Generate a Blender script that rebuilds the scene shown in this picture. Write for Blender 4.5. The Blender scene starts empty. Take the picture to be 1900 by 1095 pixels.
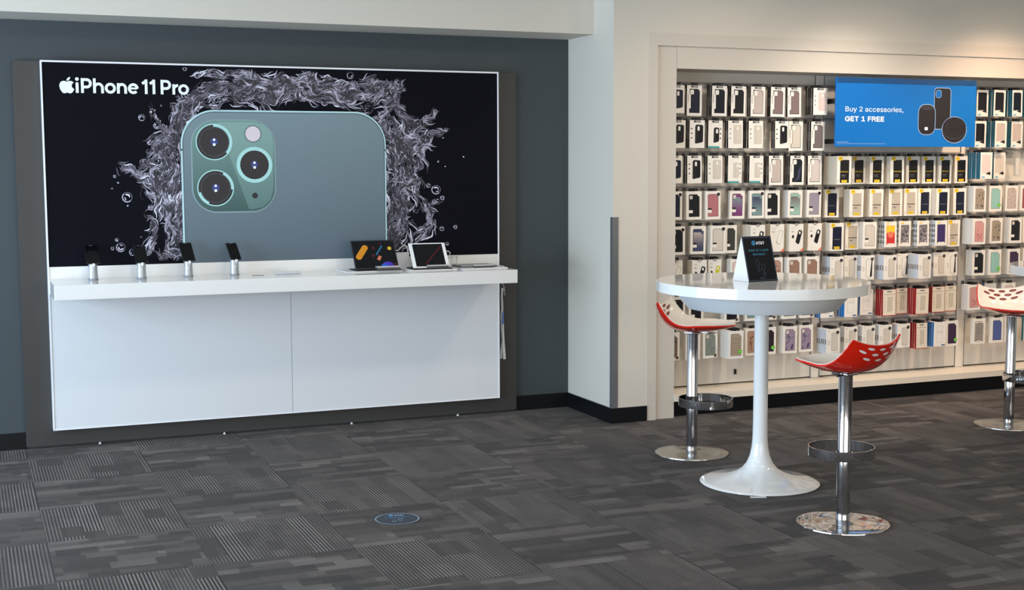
import bpy, bmesh, math, random
from mathutils import Vector, Matrix
R = math.radians
PI = math.pi
scene = bpy.context.scene
COL = scene.collection

# ---------------------------------------------------------------- camera, world, lights, exposure
FOC = 2461.806
CAM = Vector((-0.2831, -7.8630, 1.6272))
PITCH, ROLL, YAW = 0.0952670, -0.0032908, 0.3914529
_f = Vector((math.sin(YAW) * math.cos(PITCH), math.cos(YAW) * math.cos(PITCH), -math.sin(PITCH)))
_r0 = Vector((math.cos(YAW), -math.sin(YAW), 0)); _u0 = _r0.cross(_f)
_r = math.cos(ROLL) * _r0 + math.sin(ROLL) * _u0
_u = -math.sin(ROLL) * _r0 + math.cos(ROLL) * _u0
cd = bpy.data.cameras.new('camera'); cam = bpy.data.objects.new('camera', cd); COL.objects.link(cam)
cd.sensor_width = 36.0; cd.lens = FOC / 1900.0 * 36.0; cd.clip_end = 100
m3 = Matrix((_r, _u, -_f)).transposed()
cam.matrix_world = Matrix.Translation(CAM) @ m3.to_4x4()
scene.camera = cam


def on(ax, val, x, y):
    """point on the plane axis=val measured at photo pixel x, y"""
    d = _r * ((x - 950) / FOC) - _u * ((y - 547.5) / FOC) + _f
    t = (val - CAM[ax]) / d[ax]
    return CAM + d * t


w = bpy.data.worlds.new('world'); scene.world = w; w.use_nodes = True
w.node_tree.nodes['Background'].inputs[0].default_value = (0.62, 0.72, 0.85, 1)
w.node_tree.nodes['Background'].inputs[1].default_value = 0.6


def area(name, loc, rot, sx, sy, power, color, spread=180):
    l = bpy.data.lights.new(name, 'AREA'); l.shape = 'RECTANGLE'; l.size = sx; l.size_y = sy
    l.energy = power; l.color = color; l.spread = R(spread)
    o = bpy.data.objects.new(name, l); COL.objects.link(o); o.location = loc; o.rotation_euler = rot
    return o


def spot(name, loc, target, power, color, ang, blend, rad=0.03):
    l = bpy.data.lights.new(name, 'SPOT'); l.energy = power; l.color = color
    l.spot_size = R(ang); l.spot_blend = blend; l.shadow_soft_size = rad
    o = bpy.data.objects.new(name, l); COL.objects.link(o); o.location = loc
    o.rotation_euler = (Vector(target) - Vector(loc)).to_track_quat('-Z', 'Y').to_euler()
    return o


CEIL = 2.95
# daylight through the shop windows on the left and behind the camera
area('window_daylight_left', (-3.63, -3.4, 1.3), (0, R(-90), 0), 2.2, 6.0, 360, (0.60, 0.79, 1.0))
area('window_daylight_rear', (1.5, -10.85, 1.5), (R(90), 0, 0), 9.0, 2.5, 140, (1.0, 0.91, 0.80))
# recessed ceiling lamps
for i, (x, y) in enumerate(((0.6, -1.9), (2.2, -1.9), (0.6, -5.0), (3.4, -4.4), (5.6, -3.4), (4.2, -1.6), (7.4, -2.2))):
    area('ceiling_lamp_light', (x, y, CEIL - 0.03), (0, 0, 0), 0.3, 0.3, 8, (1.0, 0.88, 0.74))
SPOTS = [(5.2, -1.25, 40, (1.0, 0.88, 0.78)), (6.5, -1.25, 74, (1.0, 0.66, 0.44)), (7.9, -1.12, 50, (1.0, 0.72, 0.5)), (4.4, -1.9, 24, (1.0, 0.84, 0.68)), (5.4, -1.9, 62, (1.0, 0.82, 0.64)), (6.6, -1.9, 55, (1.0, 0.80, 0.62))]  # last three, set further out, are added to brighten the hanging boxes
for x, y, p, c in SPOTS:
    spot('accent_spot_light', (x, y, CEIL - 0.05), (x, -0.33, 1.0), p, c, 94, 1.0)
scene.view_settings.view_transform = 'Standard'
scene.view_settings.look = 'None'
scene.view_settings.gamma = 1.0
scene.view_settings.use_curve_mapping = False
scene.view_settings.exposure = 0.35

# ---------------------------------------------------------------- materials


def lin(c):
    return tuple(((v / 255.0) / 12.92 if v / 255.0 <= 0.04045 else ((v / 255.0 + 0.055) / 1.055) ** 2.4) for v in c)


MC = {}


def mat(name, rgb, rough=0.5, metal=0.0, coat=0.0, emit=0.0, trans=0.0, alpha=1.0, noise=0.0, nscale=40, spec=0.5):
    if name in MC: return MC[name]
    m = bpy.data.materials.new(name); m.use_nodes = True
    nt = m.node_tree; b = nt.nodes['Principled BSDF']
    c = (*lin(rgb), 1)
    b.inputs['Base Color'].default_value = c
    b.inputs['Roughness'].default_value = rough
    b.inputs['Metallic'].default_value = metal
    b.inputs['Coat Weight'].default_value = coat
    b.inputs['Coat Roughness'].default_value = 0.05
    b.inputs['Specular IOR Level'].default_value = spec
    b.inputs['Transmission Weight'].default_value = trans
    b.inputs['Alpha'].default_value = alpha
    if emit:
        b.inputs['Emission Color'].default_value = c; b.inputs['Emission Strength'].default_value = emit
    # every surface gets a faint procedural variation
    n = nt.nodes.new('ShaderNodeTexNoise'); n.inputs['Scale'].default_value = nscale; n.inputs['Detail'].default_value = 3
    g = nt.nodes.new('ShaderNodeNewGeometry'); nt.links.new(g.outputs['Position'], n.inputs['Vector'])
    mr = nt.nodes.new('ShaderNodeMapRange'); mr.inputs['To Min'].default_value = max(0.02, rough - 0.04 - noise); mr.inputs['To Max'].default_value = min(1, rough + 0.04 + noise)
    nt.links.new(n.outputs['Fac'], mr.inputs['Value']); nt.links.new(mr.outputs[0], b.inputs['Roughness'])
    if noise:
        bp = nt.nodes.new('ShaderNodeBump'); bp.inputs['Strength'].default_value = noise; bp.inputs['Distance'].default_value = 0.001
        nt.links.new(n.outputs['Fac'], bp.inputs['Height']); nt.links.new(bp.outputs[0], b.inputs['Normal'])
    MC[name] = m
    return m


WALL = mat('painted wall warm white', (214, 207, 194), 0.7, noise=0.15, nscale=300)
DARKWALL = mat('painted wall slate grey', (61, 68, 71), 0.62, noise=0.12, nscale=300)
CEILM = mat('ceiling paint', (226, 226, 222), 0.8)
BASEB = mat('black rubber baseboard', (14, 16, 20), 0.35, spec=0.35)
BACKING = mat('charcoal laminate', (58, 56, 54), 0.45, noise=0.05, nscale=200)
WLAM = mat('white laminate', (222, 223, 224), 0.32)
WGLOSS = mat('white gloss laminate', (232, 230, 226), 0.16, coat=0.3)
ALU = mat('white aluminium trim', (240, 240, 242), 0.35)
FRAME = mat('cream painted trim', (206, 198, 186), 0.5)
SLAT = mat('pale grey slatwall', (216, 210, 200), 0.3)
SLATW = mat('pale slatwall post', (234, 226, 215), 0.35)
RAIL = mat('grey metal rail', (160, 156, 152), 0.35, 0.2)
GROOVE = mat('black slot', (22, 20, 20), 0.6)
CHROME = mat('polished chrome', (205, 205, 208), 0.07, 1.0)
BRUSH = mat('brushed steel', (190, 188, 184), 0.22, 1.0)
STEEL = mat('corner guard steel', (150, 150, 152), 0.35, 0.7)
TABLEW = mat('table white lacquer', (236, 236, 233), 0.12, coat=0.6)
SKIRT = mat('table apron white', (232, 235, 236), 0.35)
RED = mat('glossy red plastic', (220, 34, 10), 0.12, coat=0.5)
DRED = mat('dark red recess', (110, 18, 12), 0.3)
CREAM = mat('glossy cream plastic', (240, 232, 220), 0.1, coat=0.6)
BLACKP = mat('black plastic', (16, 16, 17), 0.35)
BLACKG = mat('black glass', (6, 7, 10), 0.06)
WHITEP = mat('white plastic', (240, 240, 240), 0.3)
CLEAR = mat('clear acrylic', (240, 244, 246), 0.05, trans=0.95, alpha=0.35)
GREYP = mat('grey plastic', (140, 140, 142), 0.35)
SILVER = mat('satin silver plastic', (178, 182, 184), 0.3, 0.35)
CABLE = mat('white cable', (238, 238, 236), 0.4)


def carpet():
    m = bpy.data.materials.new('patterned carpet tile'); m.use_nodes = True
    nt = m.node_tree; N = nt.nodes; L = nt.links; b = N['Principled BSDF']

    def src(v, sock):
        if isinstance(v, (int, float)): sock.default_value = v
        else: L.new(v, sock)

    def M(op, a, c=None, d=None):
        n = N.new('ShaderNodeMath'); n.operation = op; src(a, n.inputs[0])
        if c is not None: src(c, n.inputs[1])
        if d is not None: src(d, n.inputs[2])
        return n.outputs[0]

    def hsh(a, c, d=0.0):
        cx = N.new('ShaderNodeCombineXYZ'); src(a, cx.inputs[0]); src(c, cx.inputs[1]); src(d, cx.inputs[2])
        wn = N.new('ShaderNodeTexWhiteNoise'); wn.noise_dimensions = '3D'; L.new(cx.outputs[0], wn.inputs['Vector'])
        return wn.outputs['Value']

    g = N.new('ShaderNodeNewGeometry'); sp = N.new('ShaderNodeSeparateXYZ'); L.new(g.outputs['Position'], sp.inputs[0])
    u = M('DIVIDE', sp.outputs[0], 0.61); v = M('DIVIDE', sp.outputs[1], -0.61)
    ix = M('FLOOR', u); iy = M('FLOOR', v); fu = M('FRACT', u); fv = M('FRACT', v)
    par = M('FLOORED_MODULO', M('ADD', ix, iy), 2.0)      # 0: lines run into the depth, 1: lines run along the wall

    def mix(a, c, t): return M('ADD', M('MULTIPLY', a, M('SUBTRACT', 1.0, t)), M('MULTIPLY', c, t))
    bb = mix(fu, fv, par); aa = mix(fv, fu, par)
    h0 = hsh(ix, iy, 3.1); h1 = hsh(ix, iy, 7.7)
    # broad bands across, long blocks along
    bn = M('FLOOR', M('ADD', M('MULTIPLY', bb, M('ADD', 4.0, M('MULTIPLY', h0, 3.0))), h1))
    hb = hsh(bn, M('ADD', ix, M('MULTIPLY', iy, 17.3)), 1.0)
    seg = M('FLOOR', M('ADD', M('MULTIPLY', aa, M('ADD', 1.2, M('MULTIPLY', hb, 2.6))), hb))
    hs = hsh(M('ADD', seg, M('MULTIPLY', bn, 9.1)), M('ADD', ix, M('MULTIPLY', iy, 13.7)), 2.0)
    bn2 = M('FLOOR', M('ADD', M('MULTIPLY', bb, 11.0), h1))
    hb2 = hsh(bn2, M('ADD', ix, M('MULTIPLY', iy, 5.3)), 5.0)
    seg2 = M('FLOOR', M('ADD', M('MULTIPLY', aa, M('ADD', 1.0, M('MULTIPLY', hb2, 4.0))), hb2))
    hs2 = hsh(M('ADD', seg2, M('MULTIPLY', bn2, 4.1)), M('ADD', ix, M('MULTIPLY', iy, 3.7)), 6.0)
    blk = M('ADD', M('MULTIPLY', M('SUBTRACT', hs, 0.5), 0.52), M('MULTIPLY', M('SUBTRACT', M('POWER', hs2, 1.5), 0.4), 0.5))
    blk = M('MULTIPLY', blk, M('ADD', 0.42, M('MULTIPLY', par, 0.55)))
    # fine corded lines
    ln = M('SINE', M('MULTIPLY', bb, 2 * PI * 40))
    ln = M('MULTIPLY', M('MINIMUM', M('MAXIMUM', M('MULTIPLY', ln, 2.5), -1.0), 1.0), 1.0)
    amp = M('MULTIPLY', M('ADD', 0.24, M('MULTIPLY', M('POWER', hb, 1.8), 0.55)), M('SUBTRACT', 1.0, M('MULTIPLY', par, 0.86)))
    brk = M('GREATER_THAN', hs, 0.1)
    lines = M('MULTIPLY', M('MULTIPLY', ln, amp), brk)
    nz = N.new('ShaderNodeTexNoise'); nz.inputs['Scale'].default_value = 230; nz.inputs['Detail'].default_value = 4; nz.inputs['Roughness'].default_value = 0.7
    L.new(g.outputs['Position'], nz.inputs['Vector'])
    grain = M('MULTIPLY', M('SUBTRACT', nz.outputs['Fac'], 0.5), 2.1)
    tot = M('ADD', M('ADD', M('ADD', blk, lines), grain), 0.0)
    # tile seams
    e = M('MINIMUM', M('MINIMUM', fu, M('SUBTRACT', 1.0, fu)), M('MINIMUM', fv, M('SUBTRACT', 1.0, fv)))
    seam = M('LESS_THAN', e, 0.004)
    tot = M('SUBTRACT', tot, M('MULTIPLY', seam, 0.3))
    cr = N.new('ShaderNodeValToRGB'); el = cr.color_ramp.elements
    el[0].position = 0.0; el[0].color = (0.010, 0.009, 0.009, 1)
    el[1].position = 1.0; el[1].color = (0.255, 0.222, 0.203, 1)
    k = el.new(0.5); k.color = (0.058, 0.0475, 0.041, 1)
    L.new(M('ADD', M('MULTIPLY', tot, 0.5), 0.5), cr.inputs[0]); L.new(cr.outputs[0], b.inputs['Base Color'])
    b.inputs['Roughness'].default_value = 0.9; b.inputs['Specular IOR Level'].default_value = 0.1
    b.inputs['Sheen Weight'].default_value = 0.09; b.inputs['Sheen Roughness'].default_value = 0.4
    bp = N.new('ShaderNodeBump'); bp.inputs['Strength'].default_value = 0.6; bp.inputs['Distance'].default_value = 0.003
    L.new(M('ADD', M('MULTIPLY', lines, 0.7), grain), bp.inputs['Height']); L.new(bp.outputs[0], b.inputs['Normal'])
    return m


CARPET = carpet()

# ---------------------------------------------------------------- mesh helpers


class MB:
    def __init__(s): s.v = []; s.f = []; s.m = []; s.mats = []; s.sm = []

    def mi(s, mt):
        if mt not in s.mats: s.mats.append(mt)
        return s.mats.index(mt)

    def add(s, vs, fs, mt, smooth=False):
        o = len(s.v); s.v += [tuple(p) for p in vs]; i = s.mi(mt)
        for f in fs: s.f.append([o + a for a in f]); s.m.append(i); s.sm.append(smooth)

    def box(s, a, b, mt, left=None):
        x0, y0, z0 = a; x1, y1, z1 = b
        vs = [(x0, y0, z0), (x1, y0, z0), (x1, y1, z0), (x0, y1, z0), (x0, y0, z1), (x1, y0, z1), (x1, y1, z1), (x0, y1, z1)]
        fs = [(0, 3, 2, 1), (4, 5, 6, 7), (0, 1, 5, 4), (1, 2, 6, 5), (2, 3, 7, 6)]
        s.add(vs, fs, mt); s.add(vs, [(3, 0, 4, 7)], left or mt)
        return s

    def bbox(s, a, b, mt, bev=0.003, seg=2):
        bm = bmesh.new(); bmesh.ops.create_cube(bm, size=1)
        c = [(a[i] + b[i]) / 2 for i in range(3)]; d = [abs(b[i] - a[i]) for i in range(3)]
        for v in bm.verts: v.co = Vector([c[i] + v.co[i] * d[i] for i in range(3)])
        bmesh.ops.bevel(bm, geom=bm.edges[:], offset=min(bev, min(d) * 0.45), segments=seg, profile=0.5, affect='EDGES')
        bm.verts.index_update()
        s.add([v.co[:] for v in bm.verts], [[v.index for v in f.verts] for f in bm.faces], mt, False); bm.free()
        return s

    def poly(s, pts, y, mt, th=0.0008):
        """flat outline (x, z) standing in the XZ plane, front face at y - th, facing -Y"""
        n = len(pts)
        ar = sum(pts[i][0] * pts[(i + 1) % n][1] - pts[(i + 1) % n][0] * pts[i][1] for i in range(n))
        if ar < 0: pts = pts[::-1]
        s.add([(p[0], y - th, p[1]) for p in pts], [list(range(n))], mt)
        if th > 0.00001:
            vs = [(p[0], y - th, p[1]) for p in pts] + [(p[0], y, p[1]) for p in pts]
            s.add(vs, [(i, i + n, (i + 1) % n + n, (i + 1) % n) for i in range(n)], mt)
        return s

    def rect(s, x0, z0, x1, z1, y, mt, th=0.0006):
        return s.poly([(x0, z0), (x1, z0), (x1, z1), (x0, z1)], y, mt, th)

    def lathe(s, prof, mt, c=(0, 0), n=64, smooth=True):
        vs = []; fs = []
        for r, z in prof:
            for i in range(n):
                a = 2 * PI * i / n; vs.append((c[0] + r * math.cos(a), c[1] + r * math.sin(a), z))
        for j in range(len(prof) - 1):
            for i in range(n):
                k = (i + 1) % n; fs.append((j * n + i, j * n + k, (j + 1) * n + k, (j + 1) * n + i))
        s.add(vs, fs, mt, smooth)
        return s

    def tube(s, pts, r, mt, n=8, cap=True):
        pts = [Vector(p) for p in pts]; vs = []; fs = []
        up = Vector((0, 0, 1))
        for i, p in enumerate(pts):
            t = (pts[min(i + 1, len(pts) - 1)] - pts[max(i - 1, 0)]).normalized()
            q = up if abs(t.dot(up)) < 0.95 else Vector((1, 0, 0))
            a = t.cross(q).normalized(); b = t.cross(a)
            for k in range(n):
                an = 2 * PI * k / n; vs.append(p + (a * math.cos(an) + b * math.sin(an)) * r)
        for i in range(len(pts) - 1):
            for k in range(n):
                l = (k + 1) % n; fs.append((i * n + k, i * n + l, (i + 1) * n + l, (i + 1) * n + k))
        if cap:
            fs.append(tuple(range(n))[::-1]); fs.append(tuple((len(pts) - 1) * n + k for k in range(n)))
        s.add(vs, fs, mt, True)
        return s

    def build(s, name, parent=None, loc=None, smooth_angle=True):
        me = bpy.data.meshes.new(name); me.from_pydata(s.v, [], s.f)
        for mt in s.mats: me.materials.append(mt)
        for i, p in enumerate(me.polygons): p.material_index = s.m[i]; p.use_smooth = s.sm[i]
        bm = bmesh.new(); bm.from_mesh(me)
        if len(s.v) < 20000: bmesh.ops.recalc_face_normals(bm, faces=bm.faces[:])
        bm.to_mesh(me); bm.free(); me.update()
        if any(s.sm): me.set_sharp_from_angle(angle=R(38))
        o = bpy.data.objects.new(name, me); COL.objects.link(o)
        if parent: o.parent = parent
        if loc: o.location = loc
        return o


def tag(o, label, cat=None, group=None, kind=None):
    o['label'] = label
    if cat: o['category'] = cat
    if group: o['group'] = group
    if kind: o['kind'] = kind
    return o


def empty(name, loc, label, cat, rz=0, group=None):
    o = bpy.data.objects.new(name, None); COL.objects.link(o); o.location = loc; o.rotation_euler = (0, 0, rz)
    o.empty_display_size = 0.05
    return tag(o, label, cat, group)


def struct(mb, name, label=None):
    o = mb.build(name); o['kind'] = 'structure'
    o['label'] = label or name.replace('_', ' '); o['category'] = 'room'
    return o


def rrect(x0, z0, x1, z1, r, n=8):
    if not isinstance(r, (tuple, list)): r = (r, r, r, r)   # bl, br, tr, tl
    out = []
    for (cx, cz, a0, rr) in ((x0 + r[0], z0 + r[0], 180, r[0]), (x1 - r[1], z0 + r[1], 270, r[1]), (x1 - r[2], z1 - r[2], 0, r[2]), (x0 + r[3], z1 - r[3], 90, r[3])):
        for i in range(n + 1):
            a = R(a0 + 90 * i / n); out.append((cx + rr * math.cos(a), cz + rr * math.sin(a)))
    return out


def ell(cx, cz, rx, rz=None, n=28, a0=0, a1=360):
    rz = rx if rz is None else rz
    return [(cx + rx * math.cos(R(a0 + (a1 - a0) * i / n)), cz + rz * math.sin(R(a0 + (a1 - a0) * i / n))) for i in range(n if a1 - a0 == 360 else n + 1)]


def ringpoly(mb, cx, cz, r0, r1, y, mt, a0=0, a1=360, n=40, th=0.0005):
    vs = []; fs = []
    for i in range(n + 1):
        a = R(a0 + (a1 - a0) * i / n)
        vs += [(cx + r0 * math.cos(a), y - th, cz + r0 * math.sin(a)), (cx + r1 * math.cos(a), y - th, cz + r1 * math.sin(a))]
    for i in range(n): fs.append((2 * i, 2 * i + 1, 2 * i + 3, 2 * i + 2))
    mb.add(vs, fs, mt)


FONT = None
try:   # the sans typeface bundled with Blender; the builtin one serves if it is missing
    FONT = bpy.data.fonts.load(bpy.utils.system_resource('DATAFILES') + '/fonts/Inter.woff2')
except Exception:
    FONT = None


def text_mesh(mb, txt, x, z, y, height, mt, width=None, bold=0.0, align='LEFT', flat=False):
    """writing in the XZ plane at y facing -Y; height = cap height; width squeezes to fit"""
    cu = bpy.data.curves.new('t', 'FONT'); cu.body = txt; cu.size = 1.0
    if FONT: cu.font = FONT
    cu.resolution_u = 4
    o = bpy.data.objects.new('t', cu); COL.objects.link(o)
    dg = bpy.context.evaluated_depsgraph_get(); dg.update()
    me = o.evaluated_get(dg).to_mesh()
    vs = [v.co.copy() for v in me.vertices]; fs = [list(p.vertices) for p in me.polygons]
    o.evaluated_get(dg).to_mesh_clear(); bpy.data.objects.remove(o); bpy.data.curves.remove(cu)
    if not vs: return
    x0 = min(v.x for v in vs); x1 = max(v.x for v in vs)
    k = height / 0.70
    kx = (width / (x1 - x0)) if width else k
    wd = (x1 - x0) * kx
    off = {'LEFT': 0, 'CENTER': -wd / 2, 'RIGHT': -wd}[align]
    d = bold * height
    for q, (dx, dz) in enumerate(((0, 0),) if not bold else ((-d, 0), (d, 0), (0, d), (0, -d), (0, 0))):
        if flat: mb.add([(x + off + (v.x - x0) * kx + dx, z + v.y * k + dz, y + q * 0.00006) for v in vs], fs, mt)
        else: mb.add([(x + off + (v.x - x0) * kx + dx, y - q * 0.00006, z + v.y * k + dz) for v in vs], fs, mt)


# ---------------------------------------------------------------- the room
YA, YB = 0.30, -0.37          # recessed dark wall plane, accessory wall plane
XC = 3.50                     # the jog between them
SZ = 2.481                    # soffit underside
OX = 3.955                    # opening in the accessory wall
OX1 = 9.0
YS = -0.11                    # slatwall plane
struct(MB().box((-3.75, -11.0, -0.1), (10.0, 0.5, 0), CARPET), 'floor', 'floor of grey carpet tiles')
struct(MB().box((-3.75, -11.0, CEIL), (10.0, 0.5, CEIL + 0.1), CEILM), 'ceiling', 'white ceiling')
struct(MB().box((-3.75, YA, 0), (XC, YA + 0.12, SZ), DARKWALL), 'wall_back', 'slate grey wall behind the big poster')
struct(MB().box((-3.75, -0.088, SZ), (XC, YA + 0.12, CEIL), WALL), 'wall_soffit', 'white soffit above the slate grey wall')
jog = MB().box((XC, YB, 0), (3.745, YA + 0.12, CEIL), WALL)
struct(jog, 'wall_corner', 'white wall corner between slate wall and accessory bay')
hd = MB().box((3.745, YB, 2.476), (10.0, YA + 0.12, CEIL), WALL).box((OX1 + 0.2, YB, 0), (10.0, YA + 0.12, 2.476), WALL)
hd.box((3.745, -0.02, 0), (OX1 + 0.2, YA + 0.12, 2.476), WALL)
struct(hd, 'wall_right', 'white wall above the accessory bay')
# far walls with shop windows, behind and left of the camera
lw = MB().box((-3.9, -11, 0), (-3.75, 0.5, 0.2), WALL).box((-3.9, -11, 2.7), (-3.75, 0.5, CEIL), WALL)
lw.box((-3.9, -0.3, 0.2), (-3.75, 0.5, 2.7), WALL).box((-3.9, -11, 0.2), (-3.75, -8.4, 2.7), WALL)
struct(lw, 'wall_left', 'white wall with the side shop window')
rw = MB().box((-3.75, -11.15, 0), (10, -11.0, 0.25), WALL).box((-3.75, -11.15, 2.75), (10, -11.0, CEIL), WALL)
rw.box((-3.75, -11.15, 0.25), (-2.4, -11.0, 2.75), WALL).box((6.0, -11.15, 0.25), (10, -11.0, 2.75), WALL)
struct(rw, 'wall_rear', 'white wall with the front shop window')
struct(MB().box((10.0, -11, 0), (10.12, 0.5, CEIL), WALL), 'wall_far_right', 'white wall at the far right end')
wf = MB()
for y in (-8.38, -6.4, -4.4, -2.4, -0.36): wf.box((-3.85, y, 0.2), (-3.77, y + 0.05, 2.7), GREYP)
struct(wf, 'window_1', 'side shop window frame')
wf = MB()
for x in (-2.4, -0.8, 1.5, 3.7, 5.95): wf.box((x, -11.1, 0.25), (x + 0.05, -11.02, 2.75), GREYP)
struct(wf, 'window_2', 'front shop window frame')
# baseboards
struct(MB().box((-3.75, YA - 0.012, 0), (0.008, YA, 0.098), BASEB), 'baseboard_left', 'black baseboard left of the poster fixture')
struct(MB().box((3.10, YA - 0.012, 0), (XC, YA, 0.098), BASEB), 'baseboard_back', 'black baseboard right of the poster fixture')
struct(MB().box((XC - 0.012, YB - 0.012, 0), (XC, YA - 0.012, 0.098), BASEB).box((XC, YB - 0.012, 0), (3.745, YB, 0.098), BASEB), 'baseboard_corner', 'black baseboard round the white corner')
# trim round the accessory bay
t = MB()
t.box((3.745, YB - 0.004, 2.397), (OX1 + 0.2, YB + 0.03, 2.4765), FRAME)
t.box((3.745, YB - 0.004, 0), (3.813, YB + 0.03, 2.397), FRAME)
struct(t, 'trim_1', 'outer cream trim round the accessory bay')
t = MB()
t.box((3.813, YB + 0.012, 0), (OX, YB + 0.04, 2.397), FRAME)
t.box((OX + 0.002, YB + 0.010, 2.257), (OX1, YB + 0.04, 2.397), FRAME)
t.box((OX - 0.02, YB + 0.03, 0), (OX, -0.09, 2.257), FRAME)
t.box((OX, YB + 0.03, 2.257), (OX1, -0.02, 2.28), FRAME)
struct(t, 'trim_2', 'inner cream trim of the accessory bay')
struct(MB().box((OX, YB + 0.0, 0.108), (OX1, -0.02, 0.150), mat('cream ledge laminate', (224, 214, 198), 0.35)), 'trim_3', 'cream ledge under the slatwall')
struct(MB().box((OX, YB + 0.06, 0), (OX1, YB + 0.08, 0.108), BASEB), 'baseboard_right', 'black recessed toe kick under the accessory bay')
o = MB().box((XC - 0.004, YB - 0.004, 0.1), (3.537, YB, 1.318), STEEL).box((XC - 0.004, YB, 0.1), (XC, YB + 0.03, 1.318), STEEL).build('corner_guard')
tag(o, 'grey metal corner guard on the white wall corner', 'corner guard')

# ---------------------------------------------------------------- poster display fixture
FX0, FX1 = 0.156, 2.953
YF = 0.205
fix = empty('display_fixture', (1.55, YA, 0), 'charcoal backed wall fixture with white panels and long white counter', 'display fixture')
PX = Vector((-1.55, -YA, 0))


def child(mb, name, parent, label=None):
    o = mb.build(name, parent); o.location = -Vector(parent.location) if parent.rotation_euler[2] == 0 else (0, 0, 0)
    if label: o['label'] = label
    return o


child(MB().box((0.004, 0.262, 0.015), (3.10, YA - 0.001, 2.246), BACKING), 'backing_panel', fix, 'charcoal backing panel')
for x, y in ((186, 826), (417, 804), (653, 784), (850, 770)):
    p = on(1, 0.268, x, y)
    child(MB().lathe([(0.0, 0.0), (0.008, 0.0), (0.008, 0.006), (0.005, 0.007), (0.005, 0.016), (0, 0.016)], WHITEP, (p.x, 0.275), 12), 'levelling_foot', fix, 'small white levelling foot')
lp = MB().box((FX0 + 0.004, YF, 0.117), (1.566, 0.262, 0.955), WLAM)
child(lp, 'lower_panel', fix)
child(MB().box((1.569, YF, 0.117), (FX1 - 0.004, 0.262, 0.955), WLAM), 'lower_panel', fix)
child(MB().box((FX0 + 0.004, YF, 0.955), (FX1 - 0.004, 0.262, 1.068), WGLOSS), 'backsplash', fix)
e = MB()
for a, b in (((FX0 - 0.003, YF - 0.004, 0.112), (FX0 + 0.005, 0.262, 2.248)), ((FX1 - 0.005, YF - 0.004, 0.112), (FX1 + 0.003, 0.262, 2.248)), ((FX0 + 0.005, YF - 0.004, 2.238), (FX1 - 0.005, 0.262, 2.248)), ((FX0 + 0.005, YF - 0.003, 0.112), (FX1 - 0.005, 0.262, 0.118)), ((1.5663, YF + 0.001, 0.118), (1.5687, 0.262, 0.92))):
    e.box(a, b, ALU if a[0] != 1.5663 else GREYP)
child(e, 'edge_trim', fix, 'thin white aluminium edge')
child(MB().bbox((0.158, -0.252, 0.915), (2.897, YF, 0.998), WGLOSS, 0.002), 'counter', fix, 'long white counter')

# the poster sits in the frame
YP = YF + 0.0025
POST = mat('poster print black', (7, 8, 18), 0.6, spec=0.1)
post = MB().box((FX0 + 0.005, YP, 1.068), (FX1 - 0.005, 0.262, 2.238), POST).build('poster')
tag(post, 'large dark phone poster with splashing water in a white frame', 'poster')


def pp(x, y):
    p = on(1, YP, x, y); return (p.x, p.z)


def pj(name, mb, lab=None):
    o = mb.build(name, post)
    if lab: o['label'] = lab
    return o


# water splash drawn as many fine printed strokes
random.seed(11)
dropmode = False
WC = [mat('splash print %d' % i, c, 0.5) for i, c in enumerate(((38, 37, 48), (72, 69, 82), (118, 112, 128), (176, 172, 188), (226, 226, 240)))]
sp = MB()
from mathutils import noise as mnoise


def fld(x, y, k=0):
    return mnoise.noise(Vector((x / 21, y / 21, 3.3 + k))) + 0.5 * mnoise.noise(Vector((x / 9, y / 9, 8.1 + k)))



def stroke(x, y, ang, ln, wd, ci, curve):
    n = max(4, min(10, int(ln / 3))); a = ang; pts = []
    fl = 1.0 if ln > 4.5 else 0.0
    cx, cy = x - math.cos(a) * ln / 2, y - math.sin(a) * ln / 2
    for i in range(n + 1):
        if fl and not dropmode: a = ang + curve * (i / n - .5) + 1.9 * fld(cx, cy)
        pts.append((cx, cy, a)); cx += math.cos(a) * ln / n; cy += math.sin(a) * ln / n; a += curve / n
    L_, Rr = [], []
    for i, (px, py, pa) in enumerate(pts):
        hw = wd * 0.5 * math.sin(PI * (0.06 + 0.88 * i / n))
        L_.append((px - math.sin(pa) * hw, py + math.cos(pa) * hw)); Rr.append((px + math.sin(pa) * hw, py - math.cos(pa) * hw))
    vs = [pp(*q) for q in L_] + [pp(*q) for q in Rr]
    dy = 0.0010 + random.random() * 0.0008
    for px, py in L_ + Rr:
        if px < 80 or px > 918 or py > 490 - (px - 92) * 0.025 or py < 118 + (px - 75) * 0.025: return
    sp.add([(a_, YP - dy, b_) for a_, b_ in vs], [(i, i + 1, n + 1 + i + 1, n + 1 + i) for i in range(n)], WC[ci])


def droplet(x, y, r):
    global dropmode
    dropmode = True
    droplet_(x, y, r)
    dropmode = False


def droplet_(x, y, r):
    if r < 2.5:
        stroke(x, y, random.random() * 3, r * 2.2, r * 1.6, random.choice((2, 3, 4)), 0.5); return
    for k in range(12):
        a = k / 12 * 2 * PI
        stroke(x + r * math.cos(a), y + r * math.sin(a), a + PI / 2, r * 0.65, max(1.0, r * 0.22) * (1.3 if math.sin(a - 1) > 0 else 0.7), 3 if math.sin(a - 1) > 0 else 2, 0.5)
    for k in range(4):
        a = random.random() * 6.3; q = r * 0.55
        stroke(x + q * math.cos(a), y + q * math.sin(a), a + PI / 2, r * 0.8, r * 0.3, random.choice((3, 4)), 0.7)


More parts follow.
